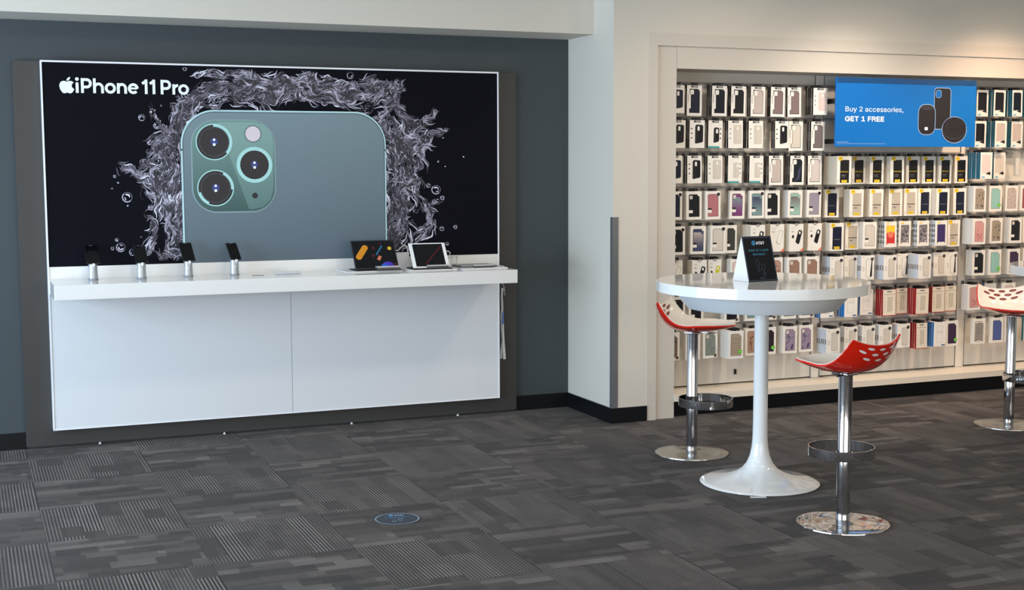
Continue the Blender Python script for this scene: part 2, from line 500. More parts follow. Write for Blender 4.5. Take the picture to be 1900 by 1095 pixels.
def flow(path, dens, bright=0.5, jit=0.24, body=True):
    dens *= 0.8; jit *= 0.6
    # path: (x, y, halfwidth)
    for i in range(len(path) - 1):
        x0, y0, w0 = path[i]; x1, y1, w1 = path[i + 1]
        ln = math.hypot(x1 - x0, y1 - y0); a = math.atan2(y1 - y0, x1 - x0)
        n = int(ln * (w0 + w1) / 2 * dens / 40) + 2
        if body:
            for k in range(int(n * 0.2)):
                t = random.random(); w_ = w0 + (w1 - w0) * t; o = random.uniform(-1, 1) * w_ * 0.8
                stroke(x0 + (x1 - x0) * t - math.sin(a) * o, y0 + (y1 - y0) * t + math.cos(a) * o, a + random.gauss(0, jit), random.uniform(10, 26), random.uniform(3, 7), 0, random.gauss(0, 0.8))
        for k in range(n):
            t = random.random(); w_ = w0 + (w1 - w0) * t; o = random.gauss(0, 0.55) * w_
            if abs(o) > 1.25 * w_: continue
            z = 0.5 * random.random() + 0.42 + 0.75 * fld((x0 + (x1 - x0) * t - math.sin(a) * o) * 1.3, (y0 + (y1 - y0) * t + math.cos(a) * o) * 1.3, 9)
            if z > 0.98: continue
            ci = 0 if z > bright + .38 else 1 if z > bright + 0.12 else 2 if z > bright - .12 else 3 if z > bright * 0.25 else 4
            stroke(x0 + (x1 - x0) * t - math.sin(a) * o, y0 + (y1 - y0) * t + math.cos(a) * o, a + random.gauss(0, jit), random.choice((random.uniform(6, 14), random.uniform(14, 38))), random.choice((0.7, 1.0, 1.5, 2.6)), ci, random.gauss(0, 0.4))
            if random.random() < 0.10:
                xx = x0 + (x1 - x0) * t - math.sin(a) * o; yy = y0 + (y1 - y0) * t + math.cos(a) * o; rr = random.uniform(2.5, 6)
                for q_ in range(6): stroke(xx + rr * math.cos(q_), yy + rr * 0.7 * math.sin(q_), q_ + PI / 2, rr * 1.1, random.uniform(.8, 2), random.choice((1, 2, 3)), 1.0)
        for k in range(int(n * 0.12)):    # wispy rims
            t = random.random(); w_ = w0 + (w1 - w0) * t; o = random.choice((-1, 1)) * w_ * random.uniform(0.8, 1.15)
            stroke(x0 + (x1 - x0) * t - math.sin(a) * o, y0 + (y1 - y0) * t + math.cos(a) * o, a + random.gauss(0, 0.25), random.uniform(14, 28), random.uniform(1.2, 2.6), random.choice((2, 3, 3, 4)), random.gauss(0, 0.6))


flow([(346, 484, 24), (340, 450, 26), (330, 415, 24), (316, 380, 26), (304, 345, 26), (312, 310, 22), (322, 280, 16), (332, 250, 12), (333, 222, 18), (340, 200, 18)], 10, 0.5)
flow([(352, 480, 12), (346, 440, 10), (338, 405, 10)], 10, 0.6)
flow([(226, 308, 4), (250, 322, 7), (270, 335, 11), (292, 358, 15), (312, 390, 16)], 9, 0.55)
flow([(262, 312, 6), (285, 290, 9), (305, 268, 9), (324, 255, 7)], 9, 0.5)
flow([(282, 205, 2), (292, 222, 3), (306, 236, 4), (322, 246, 6)], 12, 0.6)
flow([(278, 264, 3), (300, 262, 3), (322, 256, 4)], 12, 0.6)
flow([(276, 405, 4), (288, 420, 5), (290, 440, 4), (280, 460, 3), (268, 470, 3)], 12, 0.6)
flow([(300, 475, 12), (330, 478, 14), (352, 476, 10)], 9, 0.6)
flow([(336, 200, 20), (360, 186, 20), (395, 172, 20), (430, 168, 22), (470, 164, 26), (510, 168, 26), (550, 165, 22), (600, 172, 18), (650, 176, 18), (690, 178, 22), (722, 172, 18)], 8, 0.5)
flow([(366, 140, 5), (390, 138, 5), (430, 134, 7), (465, 142, 10), (490, 160, 14), (505, 185, 14)], 9, 0.6)
flow([(540, 160, 6), (556, 142, 7), (572, 133, 7), (586, 145, 8), (610, 162, 10), (640, 164, 8), (655, 154, 6), (690, 156, 6), (730, 158, 6), (735, 182, 5)], 10, 0.6)
flow([(700, 222, 12), (718, 205, 9), (730, 182, 7), (738, 155, 4)], 9, 0.6)
flow([(734, 190, 5), (745, 215, 7), (765, 240, 9), (785, 258, 9), (797, 252, 6), (812, 244, 5), (828, 241, 3)], 10, 0.65)
flow([(708, 228, 16), (722, 245, 26), (738, 270, 30), (745, 300, 28), (744, 335, 26), (742, 370, 26), (738, 410, 24), (734, 450, 24), (728, 470, 16)], 8, 0.42)
flow([(744, 265, 20), (765, 272, 14), (786, 262, 8), (797, 262, 4)], 9, 0.5)
flow([(796, 262, 4), (782, 282, 6), (772, 305, 6), (764, 330, 6)], 12, 0.75)
flow([(748, 345, 14), (772, 345, 8), (778, 362, 4), (800, 376, 4), (812, 376, 3)], 10, 0.65)
flow([(792, 384, 4), (796, 400, 7), (800, 420, 4), (786, 432, 6), (770, 446, 8)], 10, 0.6)
flow([(776, 238, 3), (786, 228, 4), (792, 218, 3), (806, 208, 3)], 12, 0.7)
for x, y, r in ((263, 218, 6), (291, 233, 6), (278, 265, 4), (236, 366, 9), (224, 459, 8), (209, 461, 3), (246, 468, 6), (217, 445, 3), (213, 327, 2.6), (219, 339, 2), (208, 350, 2), (299, 196, 2), (280, 208, 2), (237, 382, 1.5), (280, 385, 5), (262, 440, 1.6), (343, 127, 4), (366, 139, 6), (650, 140, 6), (737, 153, 5), (750, 166, 3), (808, 207, 4), (790, 221, 6), (806, 220, 1.8), (827, 241, 3.5), (822, 256, 1.5), (795, 344, 4), (809, 352, 8), (821, 367, 4), (806, 374, 4), (820, 424, 4), (845, 421, 3.5), (830, 452, 3), (860, 291, 1.5), (813, 300, 2), (826, 309, 1.5), (367, 126, 2), (655, 229, 3.5), (665, 226, 2), (675, 228, 4), (350, 460, 8)):
    droplet(x, y, r)
pj('water_splash', sp, 'printed water splash')

# the printed phone
PB = MB()
bx0, bz1 = pp(333, 203); bx1 = pp(716, 300)[0]; bz0 = 1.069
x0b = pp(350, 460)[0]
bx0 = pp(337, 340)[0]


def grad(name, top, bot, z0, z1, rough=0.45):
    m = mat(name, top, rough); nt = m.node_tree; b = nt.nodes['Principled BSDF']
    g = nt.nodes.new('ShaderNodeNewGeometry'); s_ = nt.nodes.new('ShaderNodeSeparateXYZ'); mr = nt.nodes.new('ShaderNodeMapRange')
    mr.inputs['From Min'].default_value = z0; mr.inputs['From Max'].default_value = z1
    cr = nt.nodes.new('ShaderNodeValToRGB'); cr.color_ramp.elements[0].color = (*lin(bot), 1); cr.color_ramp.elements[1].color = (*lin(top), 1)
    nt.links.new(g.outputs['Position'], s_.inputs[0]); nt.links.new(s_.outputs[2], mr.inputs[0]); nt.links.new(mr.outputs[0], cr.inputs[0]); nt.links.new(cr.outputs[0], b.inputs['Base Color'])
    return m


RIM = mat('phone print rim', (186, 222, 226), 0.4)
RIMD = mat('phone print rim dark', (74, 96, 102), 0.4)
BODY = grad('phone print body', (118, 139, 146), (85, 100, 111), 1.1, 1.95)
MODT = grad('phone print camera plate', (110, 146, 140), (52, 82, 80), 1.36, 1.86)
MODS = grad('phone print plate sheen light', (128, 164, 156), (84, 118, 114), 1.36, 1.86)
MODL = mat('phone print plate sheen', (104, 138, 132), 0.45)
LENS = mat('phone print lens', (22, 20, 30), 0.4); LENSR = mat('phone print lens ring', (170, 220, 216), 0.4)
BLU = mat('phone print lens blue', (40, 58, 130), 0.4); WHT = mat('poster print white', (244, 250, 255), 0.4)
LAMP = mat('phone print flash', (222, 208, 214), 0.4)
rad = 0.205
PB.poly(rrect(bx0, bz0, bx1, bz1, (0.001, 0.001, rad, rad), 16), YP - 0.002, RIM, 0.0004)
PB.poly(rrect(bx0 + 0.010, bz0, bx1 - 0.008, bz1 - 0.010, (0.001, 0.001, rad - 0.01, rad - 0.01), 16), YP - 0.0026, RIMD, 0.0003)
PB.poly(rrect(bx0 + 0.016, bz0, bx1 - 0.014, bz1 - 0.016, (0.001, 0.001, rad - 0.016, rad - 0.016), 16), YP - 0.003, BODY, 0.0003)
for (x, y, w_, h_) in ((333, 278, 0.016, 0.012), (407, 203, 0.012, 0.014), (716, 279, 0.016, 0.012)):
    a = pp(x, y); cxx = bx0 + 0.005 if x < 340 else bx1 - 0.005 if x > 700 else a[0]
    PB.rect(cxx - w_ / 2, a[1] - h_ / 2, cxx + w_ / 2, a[1] + h_ / 2, YP - 0.0031, RIMD, 0.0002)
pj('printed_phone', PB, 'printed green phone body')
CM = MB()
mx0, mz1 = pp(356, 223); mx1, mz0 = pp(511, 391)
mx0 -= 0.003
ym = YP - 0.0034
CM.poly(rrect(mx0 - 0.008, mz0 - 0.008, mx1 + 0.006, mz1 + 0.006, 0.15, 14), ym + 0.0002, mat('phone print plate rim', (132, 158, 164), 0.4), 0.0002)
CM.poly(rrect(mx0, mz0, mx1, mz1, 0.14, 14), ym, MODT, 0.0004)

CM.poly([pp(*q) for q in ((403, 227), (470, 226.5), (490, 232), (503, 246), (507, 266), (507, 350), (502, 370), (488, 384), (470, 388), (462, 388))], ym - 0.0005, MODS, 0.0001)


def lens(px, py, rpx, style):
    c = pp(px, py); r = abs(pp(px + rpx, py)[0] - c[0]) * 0.97
    y = ym - 0.0009
    CM.poly(ell(c[0], c[1], r, n=48), y, LENSR if style == 1 else RIMD, 0.0002)
    if style == 1:
        CM.poly(ell(c[0], c[1], r * 0.8, n=48), y - 0.0003, LENS, 0.0002)
    else:
        ringpoly(CM, c[0], c[1], r * 0.94, r, y - 0.0002, LENSR, 0, 360, 60)
        CM.poly(ell(c[0], c[1], r * 0.93, n=48), y - 0.0003, LENS, 0.0002)
        if style == 0: ringpoly(CM, c[0], c[1], r * 0.83, r * 1.0, y - 0.0005, LENSR, -42, 92, 40)
        else: ringpoly(CM, c[0], c[1], r * 0.84, r * 0.98, y - 0.0005, LENSR, 195, 245, 20); ringpoly(CM, c[0], c[1], r * 0.84, r * 0.98, y - 0.0005, LENSR, -5, 62, 20)
        ringpoly(CM, c[0], c[1], r * 0.78, r * 0.80, y - 0.0006, RIMD)
    CM.poly(ell(c[0], c[1] + r * .02, r * 0.2, n=24), y - 0.0009, BLU, 0.0002)
    CM.poly(ell(c[0], c[1] + r * 0.12, r * 0.07, n=16), y - 0.0012, WHT, 0.0002)
    CM.poly(ell(c[0], c[1] - r * 0.14, r * 0.08, n=16), y - 0.0012, WHT, 0.0002)


lens(397, 263.5, 35, 0); lens(400, 349, 35, 2); lens(472, 306, 34, 1)
c = pp(469, 248.5); CM.poly(ell(c[0], c[1], 0.046, n=32), ym - 0.0006, LAMP, 0.0003); ringpoly(CM, c[0], c[1], 0.046, 0.051, ym - 0.0007, RIMD)
c = pp(473, 363); CM.poly(ell(c[0], c[1], 0.018, n=24), ym - 0.0006, LENS, 0.0003); ringpoly(CM, c[0], c[1], 0.018, 0.022, ym - 0.0007, MODL)
pj('printed_camera', CM, 'printed three lens camera plate')
# writing
TX = MB()


def ribn(mb, pts, w_, y, mt, X, Z, k):
    n = len(pts); L_ = []; R_ = []
    for i in range(n):
        a = Vector(pts[max(i - 1, 0)]); b = Vector(pts[i]); c = Vector(pts[min(i + 1, n - 1)])
        d0 = (b - a).normalized() if (b - a).length > 1e-9 else (c - b).normalized(); d1 = (c - b).normalized() if (c - b).length > 1e-9 else d0
        m_ = Vector((-(d0.y + d1.y), d0.x + d1.x)).normalized(); q = max(0.4, m_.dot(Vector((-d0.y, d0.x))))
        o_ = m_ * (w_ / 2 / q); L_.append(b + o_); R_.append(b - o_)
    vs = [(X + p.x * k, y, Z + p.y * k) for p in L_ + R_]
    mb.add(vs, [(i, i + 1, n + i + 1, n + i) for i in range(n - 1)], mt)


def arcp(cx, cz, r, a0, a1, n=14, rz=None):
    rz = rz or r
    return [(cx + r * math.cos(R(a0 + (a1 - a0) * i / n)), cz + rz * math.sin(R(a0 + (a1 - a0) * i / n))) for i in range(n + 1)]


XH = 0.72
GL = {
    'i': [[(.1, 0), (.1, XH - .02)], 'dot'],
    'P': [[(.1, 0), (.1, 1)], [(.15, .905)] + arcp(.38, .655, .25, 90, -90) + [(.15, .405)]],
    'h': [[(.1, 0), (.1, 1)], [(.1, .38)] + arcp(.36, .36, .26, 165, 0, 14, .27) + [(.62, 0)]],
    'n': [[(.1, 0), (.1, XH - .01)], [(.1, .34)] + arcp(.34, .36, .24, 165, 0, 14, .27) + [(.58, 0)]],
    'o': [arcp(.365, .355, .275, 0, 360, 36, .275)],
    'e': [[(.10, .37), (.64, .37)], arcp(.365, .355, .27, 3, 318, 34, .275)],
    '1': [[(.36, 0), (.36, 1)], [(.36, .89), (.09, .71)]],
    'r': [[(.1, 0), (.1, XH - .01)], arcp(.40, .36, .28, 160, 88, 10, .27)]}
hx, hz = pp(140, 172.3)
for ch_, xo, dz_ in (('i', 0.02, 0), ('P', .36, 0), ('h', 1.15, 0), ('o', 1.925, 0), ('n', 2.72, 0), ('e', 3.45, 0), ('1', 4.32, 0), ('1', 4.84, 0), ('P', 5.65, 0), ('r', 6.45, 0), ('o', 6.86, 0)):
    for si_, g_ in enumerate(GL[ch_]):
        if g_ == 'dot': TX.add([(hx + (xo + .1 + .12 * math.cos(i / 20 * 2 * PI)) * .0845, YP - .0022, hz + (.93 + .12 * math.sin(i / 20 * 2 * PI)) * .0845) for i in range(20)], [list(range(20))], WHT)
        else: ribn(TX, g_, .185 if not (ch_ == 'e' and si_ == 0) else .13, YP - .0022 - si_ * .0002, WHT, hx + xo * .0845, hz, .0845)
pj('lettering', TX, 'white lettering')
TX = MB()


def bez(p0, p1, p2, p3, n=8):
    return [tuple((1 - t) ** 3 * p0[k] + 3 * (1 - t) ** 2 * t * p1[k] + 3 * (1 - t) * t * t * p2[k] + t ** 3 * p3[k] for k in (0, 1)) for t in [(i + 1) / n for i in range(n)]]


def path(start, segs):
    cur = start; out = [start]
    for s_ in segs:
        q = [(cur[0] + s_[i], cur[1] + s_[i + 1]) for i in (0, 2, 4)]
        out += bez(cur, *q); cur = q[2]
    return out


fruit = path((12.152, 6.896), [(-.948, 0, -2.415, -1.078, -3.96, -1.04), (-2.04, .027, -3.91, 1.183, -4.961, 3.014), (-2.117, 3.675, -.546, 9.103, 1.519, 12.09), (1.013, 1.454, 2.208, 3.09, 3.792, 3.039), (1.52, -.065, 2.09, -.987, 3.935, -.987), (1.831, 0, 2.35, .987, 3.96, .948), (1.637, -.026, 2.676, -1.48, 3.676, -2.948), (1.156, -1.688, 1.636, -3.325, 1.662, -3.415), (-.039, -.013, -3.182, -1.221, -3.22, -4.857), (-.026, -3.04, 2.48, -4.494, 2.597, -4.559), (-1.429, -2.09, -3.623, -2.324, -4.39, -2.376), (-2, -.156, -3.675, 1.09, -4.61, 1.09)])[:-1]
leaf = path((15.53, 3.83), [(.843, -1.012, 1.4, -2.427, 1.245, -3.83), (-1.207, .052, -2.662, .805, -3.532, 1.818), (-.78, .896, -1.454, 2.338, -1.273, 3.714), (1.338, .104, 2.715, -.688, 3.559, -1.701)])[:-1]
lg0 = pp(110.5, 173); lg1 = pp(137, 143)
kx = (lg1[0] - lg0[0]) / 19.6; kz = (lg1[1] - lg0[1]) / 24


def apple(mb, x, z, kx, kz, y, mt):
    for pl in (fruit, leaf): mb.poly([(x + (u - 2.2) * kx, z + (24 - v) * kz) for u, v in pl], y, mt, 0.0003)


apple(TX, lg0[0], lg0[1], kx, kz, YP - 0.0018, WHT)
pj('logo', TX, 'white fruit logo')

# ---------------------------------------------------------------- floor decal
dc = MB()
DC = Vector((1.531, -2.055)); DR = 0.108
DK = mat('decal blue grey vinyl', (48, 56, 66), 0.6); DRG = mat('decal pale ring', (150, 172, 190), 0.4); DBL = mat('decal light blue', (88, 160, 215), 0.4)
dc.add([(DR * math.cos(i / 48 * 2 * PI), DR * math.sin(i / 48 * 2 * PI), 0.0015) for i in range(48)], [list(range(48))], DK)
vs = []; fs = []
for i in range(48):
    for r_ in (0.098, 0.103): vs.append((r_ * math.cos(i / 48 * 2 * PI), r_ * math.sin(i / 48 * 2 * PI), 0.0019))
for i in range(48): k = (i + 1) % 48; fs.append((2 * i, 2 * i + 1, 2 * k + 1, 2 * k))
dc.add(vs, fs, DRG)
text_mesh(dc, 'AT&T', -0.012, 0.052, 0.0021, 0.018, WHT, bold=0.02, flat=True)
text_mesh(dc, 'SHOP AT A SAFE', 0, 0.026, 0.0021, 0.013, DBL, width=0.115, flat=True, align='CENTER', bold=0.01)
text_mesh(dc, 'DISTANCE', 0, 0.006, 0.0021, 0.013, DBL, width=0.066, flat=True, align='CENTER', bold=0.01)
dc.add([(-0.028 + 0.012 * math.cos(i / 16 * 2 * PI), 0.061 + 0.012 * math.sin(i / 16 * 2 * PI), 0.0021) for i in range(16)], [list(range(16))], DBL)
for s_ in (-1, 1):
    dc.add([(s_ * 0.014 + 0.009 * math.cos(i / 16 * 2 * PI), -0.03 + s_ * 0.01 + 0.02 * math.sin(i / 16 * 2 * PI), 0.0021) for i in range(16)], [list(range(16))], DRG)
    dc.add([(s_ * 0.014 + 0.007 * math.cos(i / 16 * 2 * PI), -0.03 + s_ * 0.01 + 0.017 * math.sin(i / 16 * 2 * PI), 0.0023) for i in range(16)], [list(range(16))], DK)
o = dc.build('floor_decal', loc=(DC.x, DC.y, 0)); o.rotation_euler = (0, 0, R(-16))
tag(o, 'round blue grey distancing sticker on the carpet', 'floor sticker')

# ---------------------------------------------------------------- counter devices
ZC = 0.9985


def phone_stand(px, py, rz, lean, label, plabel, size=1.0, face=BLACKP):
    p = on(2, ZC, px, py)
    p.y += 0.03
    st = empty('phone_stand', (p.x, p.y, ZC), label, 'phone stand')
    st.rotation_euler = (0, 0, R(rz))
    c = MB().lathe([(0.0, 0.0), (0.0275, 0.0), (0.028, 0.002), (0.0265, 0.01), (0.0235, 0.09), (0.0225, 0.098), (0.0, 0.099)], SILVER, n=40).build('column', st)
    MB().lathe([(0.0275, 0.0005), (0.0285, 0.0005), (0.0285, 0.008), (0.0268, 0.0095)], mat('stand base ring', (150, 154, 158), 0.4), n=40).build('base_ring', st)
    # head plate, tilted
    hp = MB().bbox((-0.02, -0.006, -0.02), (0.02, 0.006, 0.03), BLACKP, 0.004).build('head_plate', st); hp.location = (0, -0.004, 0.105); hp.rotation_euler = (R(-lean), 0, 0)
    ph = empty('smartphone', (p.x, p.y, ZC), plabel, 'smartphone')
    ph.rotation_euler = (0, 0, R(rz))
    w_, h_, d_ = 0.074 * size, 0.146 * size, 0.008
    M_ = Matrix.Translation((0, -0.036, 0.093)) @ Matrix.Rotation(R(-lean), 4, 'X')
    b = MB().add; mb = MB(); mb.bbox((-w_ / 2, -d_ / 2, 0), (w_ / 2, d_ / 2, h_), face, 0.0038, 3)
    body = mb.build('phone_body', ph); body.matrix_local = M_
    s_ = MB().poly(rrect(-w_ / 2 + 0.003, 0.003, w_ / 2 - 0.003, h_ - 0.003, 0.009), -d_ / 2 - 0.0001, BLACKG, 0.0004).build('phone_screen', ph); s_.matrix_local = M_
    e_ = MB().rect(-0.010, h_ - 0.0065, 0.010, h_ - 0.0045, -d_ / 2 - 0.0005, GREYP, 0.0002).build('earpiece', ph); e_.matrix_local = M_
    # charging cable from the phone foot into the column
    q = M_ @ Vector((0, 0, 0)); cb = MB()
    cb.box((q.x - 0.0065, q.y - 0.004, q.z - 0.013), (q.x + 0.0065, q.y + 0.003, q.z + 0.003), CABLE)
    cb.tube([(q.x, q.y, q.z - 0.008), (q.x + 0.001, q.y - 0.003, q.z - 0.022), (q.x - 0.002, q.y - 0.004, q.z - 0.034), (q.x - 0.009, q.y + 0.000, q.z - 0.042), (q.x - 0.014, q.y + 0.002, q.z - 0.043)], 0.0019, CABLE, 6)
    o = cb.build('charging_cable'); o.location = (p.x, p.y, ZC); o.rotation_euler = (0, 0, R(rz))
    return o


nm = ['leftmost', 'second from left', 'third from left', 'rightmost']
for i, (px, py, rz, lean, sz) in enumerate(((174, 520, 2, 50, 1.06), (264, 518, 3, 50, 1.0), (351, 514, 5, 46, 1.0), (437, 511, 9, 44, 0.90))):
    c = phone_stand(px, py, rz, lean, 'silver tapered phone stand on the white counter, %s of four' % nm[i], 'black smartphone tilted back on the %s silver stand' % nm[i], sz)
    tag(c, 'short white charging cable under the %s smartphone' % nm[i], 'cable')


def bar(mb, x0, z0, x1, z1, hw, y, mt, cap=True):
    dx, dz = x1 - x0, z1 - z0; l = math.hypot(dx, dz); nx, nz = -dz / l * hw, dx / l * hw
    a = math.degrees(math.atan2(dz, dx)); pts = []
    pts += [(x1 + hw * math.cos(R(a - 90 + i * 18)), z1 + hw * math.sin(R(a - 90 + i * 18))) for i in range(11)]
    pts += [(x0 + hw * math.cos(R(a + 90 + i * 18)), z0 + hw * math.sin(R(a + 90 + i * 18))) for i in range(11)]
    if not cap: pts = [(x0 - nx, z0 - nz), (x1 - nx, z1 - nz), (x1 + nx, z1 + nz), (x0 + nx, z0 + nz)]
    mb.poly(pts, y, mt, 0.0002)


def tray(x0, x1, y0, y1, label, skew):
    mb = MB(); o = MB().bbox((-(x1 - x0) / 2, -(y1 - y0) / 2, 0), ((x1 - x0) / 2, (y1 - y0) / 2, 0.007), WHITEP, 0.002).build('display_tray')
    o.location = ((x0 + x1) / 2, (y0 + y1) / 2, ZC); o.rotation_euler = (0, 0, R(skew))
    return tag(o, label, 'tray')


tray(1.845, 2.20, -0.075, 0.145, 'white display tray under the dark tablet', 2)
tray(2.23, 2.545, -0.115, 0.105, 'white display tray under the white tablet', 3)
tray(2.575, 2.875, -0.135, 0.125, 'white display tray under the closed silver tablet', 3)


def tablet(x, y, rz, w_, h_, lean, bez_, name, label, bodym, art):
    t_ = empty(name, (x, y, ZC + 0.007), label, 'tablet'); t_.rotation_euler = (0, 0, R(rz))
    MB().bbox((-w_ / 2 - 0.004, -0.075, 0), (w_ / 2 + 0.006, 0.10, 0.006), mat('charcoal folio', (38, 38, 40), 0.6), 0.002).build('keyboard_folio', t_)
    M_ = Matrix.Translation((0, -0.035, 0.008)) @ Matrix.Rotation(R(-lean), 4, 'X')
    b = MB().bbox((-w_ / 2, -0.003, 0), (w_ / 2, 0.003, h_), bodym, 0.003, 3).build('tablet_body', t_); b.matrix_local = M_
    s_ = MB().poly(rrect(-w_ / 2 + bez_[0], bez_[1], w_ / 2 - bez_[0], h_ - bez_[1], 0.004), -0.0031, BLACKG, 0.0004)
    art(s_, w_, h_)
    s_ = s_.build('tablet_screen', t_); s_.matrix_local = M_
    # prop behind
    pr = MB(); q = M_ @ Vector((0, 0.004, h_ * 0.62))
    pr.box((-w_ * 0.3, q.y, 0.003), (w_ * 0.3, q.y + 0.004, q.z), mat('charcoal folio', (38, 38, 40), 0.6)); pr.build('folio_prop', t_)
    return t_


OR = mat('screen orange', (196, 128, 30), 0.15, emit=0.15); YE = mat('screen yellow', (196, 160, 50), 0.15, emit=0.15); BLS = mat('screen blue', (40, 110, 150), 0.15, emit=0.1)
SA = mat('screen salmon', (190, 110, 80), 0.15, emit=0.1); PU = mat('screen violet', (70, 50, 170), 0.15, emit=0.12); MR = mat('screen dark red', (70, 18, 22), 0.15, emit=0.1); SB = mat('screen sky', (40, 90, 190), 0.15, emit=0.12)


def art1(s_, w_, h_):
    y = -0.0036; u = lambda a: -w_ / 2 + a * w_; v = lambda b: b * h_
    bar(s_, u(.13), v(.42), u(.30), v(.74), 0.019, y, OR)
    bar(s_, u(.53), v(.48), u(.70), v(.80), 0.004, y, BLS, False)
    bar(s_, u(.56), v(.30), u(.62), v(.44), 0.010, y, SA, False)
    s_.poly(ell(u(.86), v(.70), 0.013), y, YE, 0.0002); s_.poly(ell(u(.67), v(.87), 0.008), y, MR, 0.0002)
    s_.poly(ell(u(.49), v(.72), 0.011), y, MR, 0.0002); s_.poly(ell(u(.46), v(.46), 0.011), y, MR, 0.0002)
    s_.poly(ell(u(.76), v(.045), 0.040, n=30, a0=0, a1=180), y, PU, 0.0002); s_.poly(ell(u(.68), v(.045), 0.026, n=20, a0=0, a1=180), y - 0.0003, SB, 0.0002)
    bar(s_, u(.86), v(.06), u(.96), v(.15), 0.010, y, MR, False)


def art2(s_, w_, h_):
    bar(s_, -w_ / 2 + .35 * w_, .13 * h_, -w_ / 2 + .86 * w_, .84 * h_, 0.005, -0.0036, MR, False)


tablet(2.055, 0.0, -1, 0.278, 0.207, 35, (0.008, 0.008), 'tablet', 'dark tablet with colourful shapes on screen, propped on the counter', mat('space grey aluminium', (70, 72, 76), 0.3, 0.8), art1)
tablet(2.395, -0.035, -1, 0.238, 0.182, 36, (0.022, 0.009), 'tablet', 'white bordered tablet with black screen propped on the counter', WHITEP, art2)
# closed tablet
ct = empty('tablet', (2.715, 0.03, ZC + 0.007), 'closed silver grey tablet lying flat at the counter end', 'tablet'); ct.rotation_euler = (0, 0, R(2))
MB().bbox((-0.125, -0.085, 0), (0.125, 0.085, 0.007), mat('grey folio', (96, 96, 98), 0.5), 0.003).build('folio_cover', ct)
MB().bbox((-0.122, -0.082, 0.007), (0.122, 0.082, 0.013), mat('light silver', (176, 176, 178), 0.35, 0.5), 0.003).build('tablet_body', ct)


def block(x, y, w_, d_, h_, label, z=0.007, rz=0):
    b = empty('price_block', (x, y, ZC + z), label, 'price block'); b.rotation_euler = (0, 0, R(rz))
    MB().bbox((-w_ / 2, -d_ / 2, 0), (w_ / 2, d_ / 2, h_ * 0.6), mat('block grey base', (74, 72, 70), 0.3), 0.001).build('block_base', b)
    MB().bbox((-w_ / 2, -d_ / 2, h_ * 0.6 + 0.0003), (w_ / 2, d_ / 2, h_), mat('block clear top', (205, 205, 208), 0.12, 0.3), 0.001).build('block_top', b)
    return b


block(2.11, -0.070, 0.145, 0.045, 0.022, 'flat grey price block in front of the dark tablet', 0.0135, 2)
block(2.425, -0.100, 0.135, 0.03, 0.022, 'flat grey price block in front of the white tablet', 0.0135, 3)
block(2.735, -0.088, 0.13, 0.035, 0.018, 'flat grey price block in front of the closed tablet', 0.0072, 3)
ab = MB().bbox((-0.075, -0.02, 0), (0.075, 0.02, 0.014), mat('frosted acrylic', (196, 198, 202), 0.2), 0.002).build('price_block'); ab.location = (1.51, 0.02, ZC)
tag(ab, 'low frosted acrylic block lying between phones and tablets', 'price block')
cdm = MB().box((-0.035, -0.03, 0), (0.035, 0.03, 0.0012), mat('pale grey card', (196, 194, 192), 0.5)).build('info_card'); cdm.location = (1.318, -0.03, ZC); cdm.rotation_euler = (0, 0, R(-5))
tag(cdm, 'small pale card flat beside the rightmost phone stand', 'card')
cup = MB().lathe([(0.016, 0.0), (0.018, 0.0), (0.026, 0.062), (0.0268, 0.064), (0.0255, 0.064), (0.0172, 0.003), (0.0, 0.003), (0.0, 0.0), (0.016, 0)], CLEAR, n=32).build('plastic_cup'); cup.location = (2.60, 0.09, ZC + 0.007)
tag(cup, 'small clear cup behind the white tablet', 'cup')
wb = MB().bbox((-0.055, -0.02, 0), (0.055, 0.02, 0.10), WHITEP, 0.003).build('power_box'); wb.location = (2.265, 0.165, ZC)
tag(wb, 'white upright box between the two propped tablets', 'box')
def wirepath(pts, name, label, r=0.0028):
    # smooth path
    out = []
    P_ = [Vector(p) for p in pts]
    for i in range(len(P_) - 1):
        p0 = P_[max(i - 1, 0)]; p1 = P_[i]; p2 = P_[i + 1]; p3 = P_[min(i + 2, len(P_) - 1)]
        for k in range(6):
            t_ = k / 6
            out.append(0.5 * ((2 * p1) + (p2 - p0) * t_ + (2 * p0 - 5 * p1 + 4 * p2 - p3) * t_ ** 2 + (3 * p1 - p0 - 3 * p2 + p3) * t_ ** 3))
    out.append(P_[-1])
    o = MB().tube(out, r, CABLE, 8).build(name); return tag(o, label, 'cable')


wirepath([(2.215, 0.115, 1.118), (2.235, 0.115, 1.115), (2.26, 0.115, 1.138), (2.28, 0.115, 1.146), (2.295, 0.115, 1.13), (2.30, 0.118, 1.09), (2.31, 0.122, 1.05), (2.33, 0.130, 1.0018)], 'charging_cable', 'white cable looping up between the two propped tablets')
wirepath([(2.53, 0.07, 1.10), (2.55, 0.075, 1.105), (2.57, 0.08, 1.09), (2.568, 0.12, 1.05), (2.555, 0.16, 1.0018)], 'charging_cable', 'white cable beside the clear cup')
wirepath([(2.84, 0.0, 1.0085), (2.852, 0.03, 1.0085), (2.872, -0.03, 1.009), (2.868, -0.10, 1.0085)], 'charging_cable', 'thin white cable at the right end of the counter', 0.002)

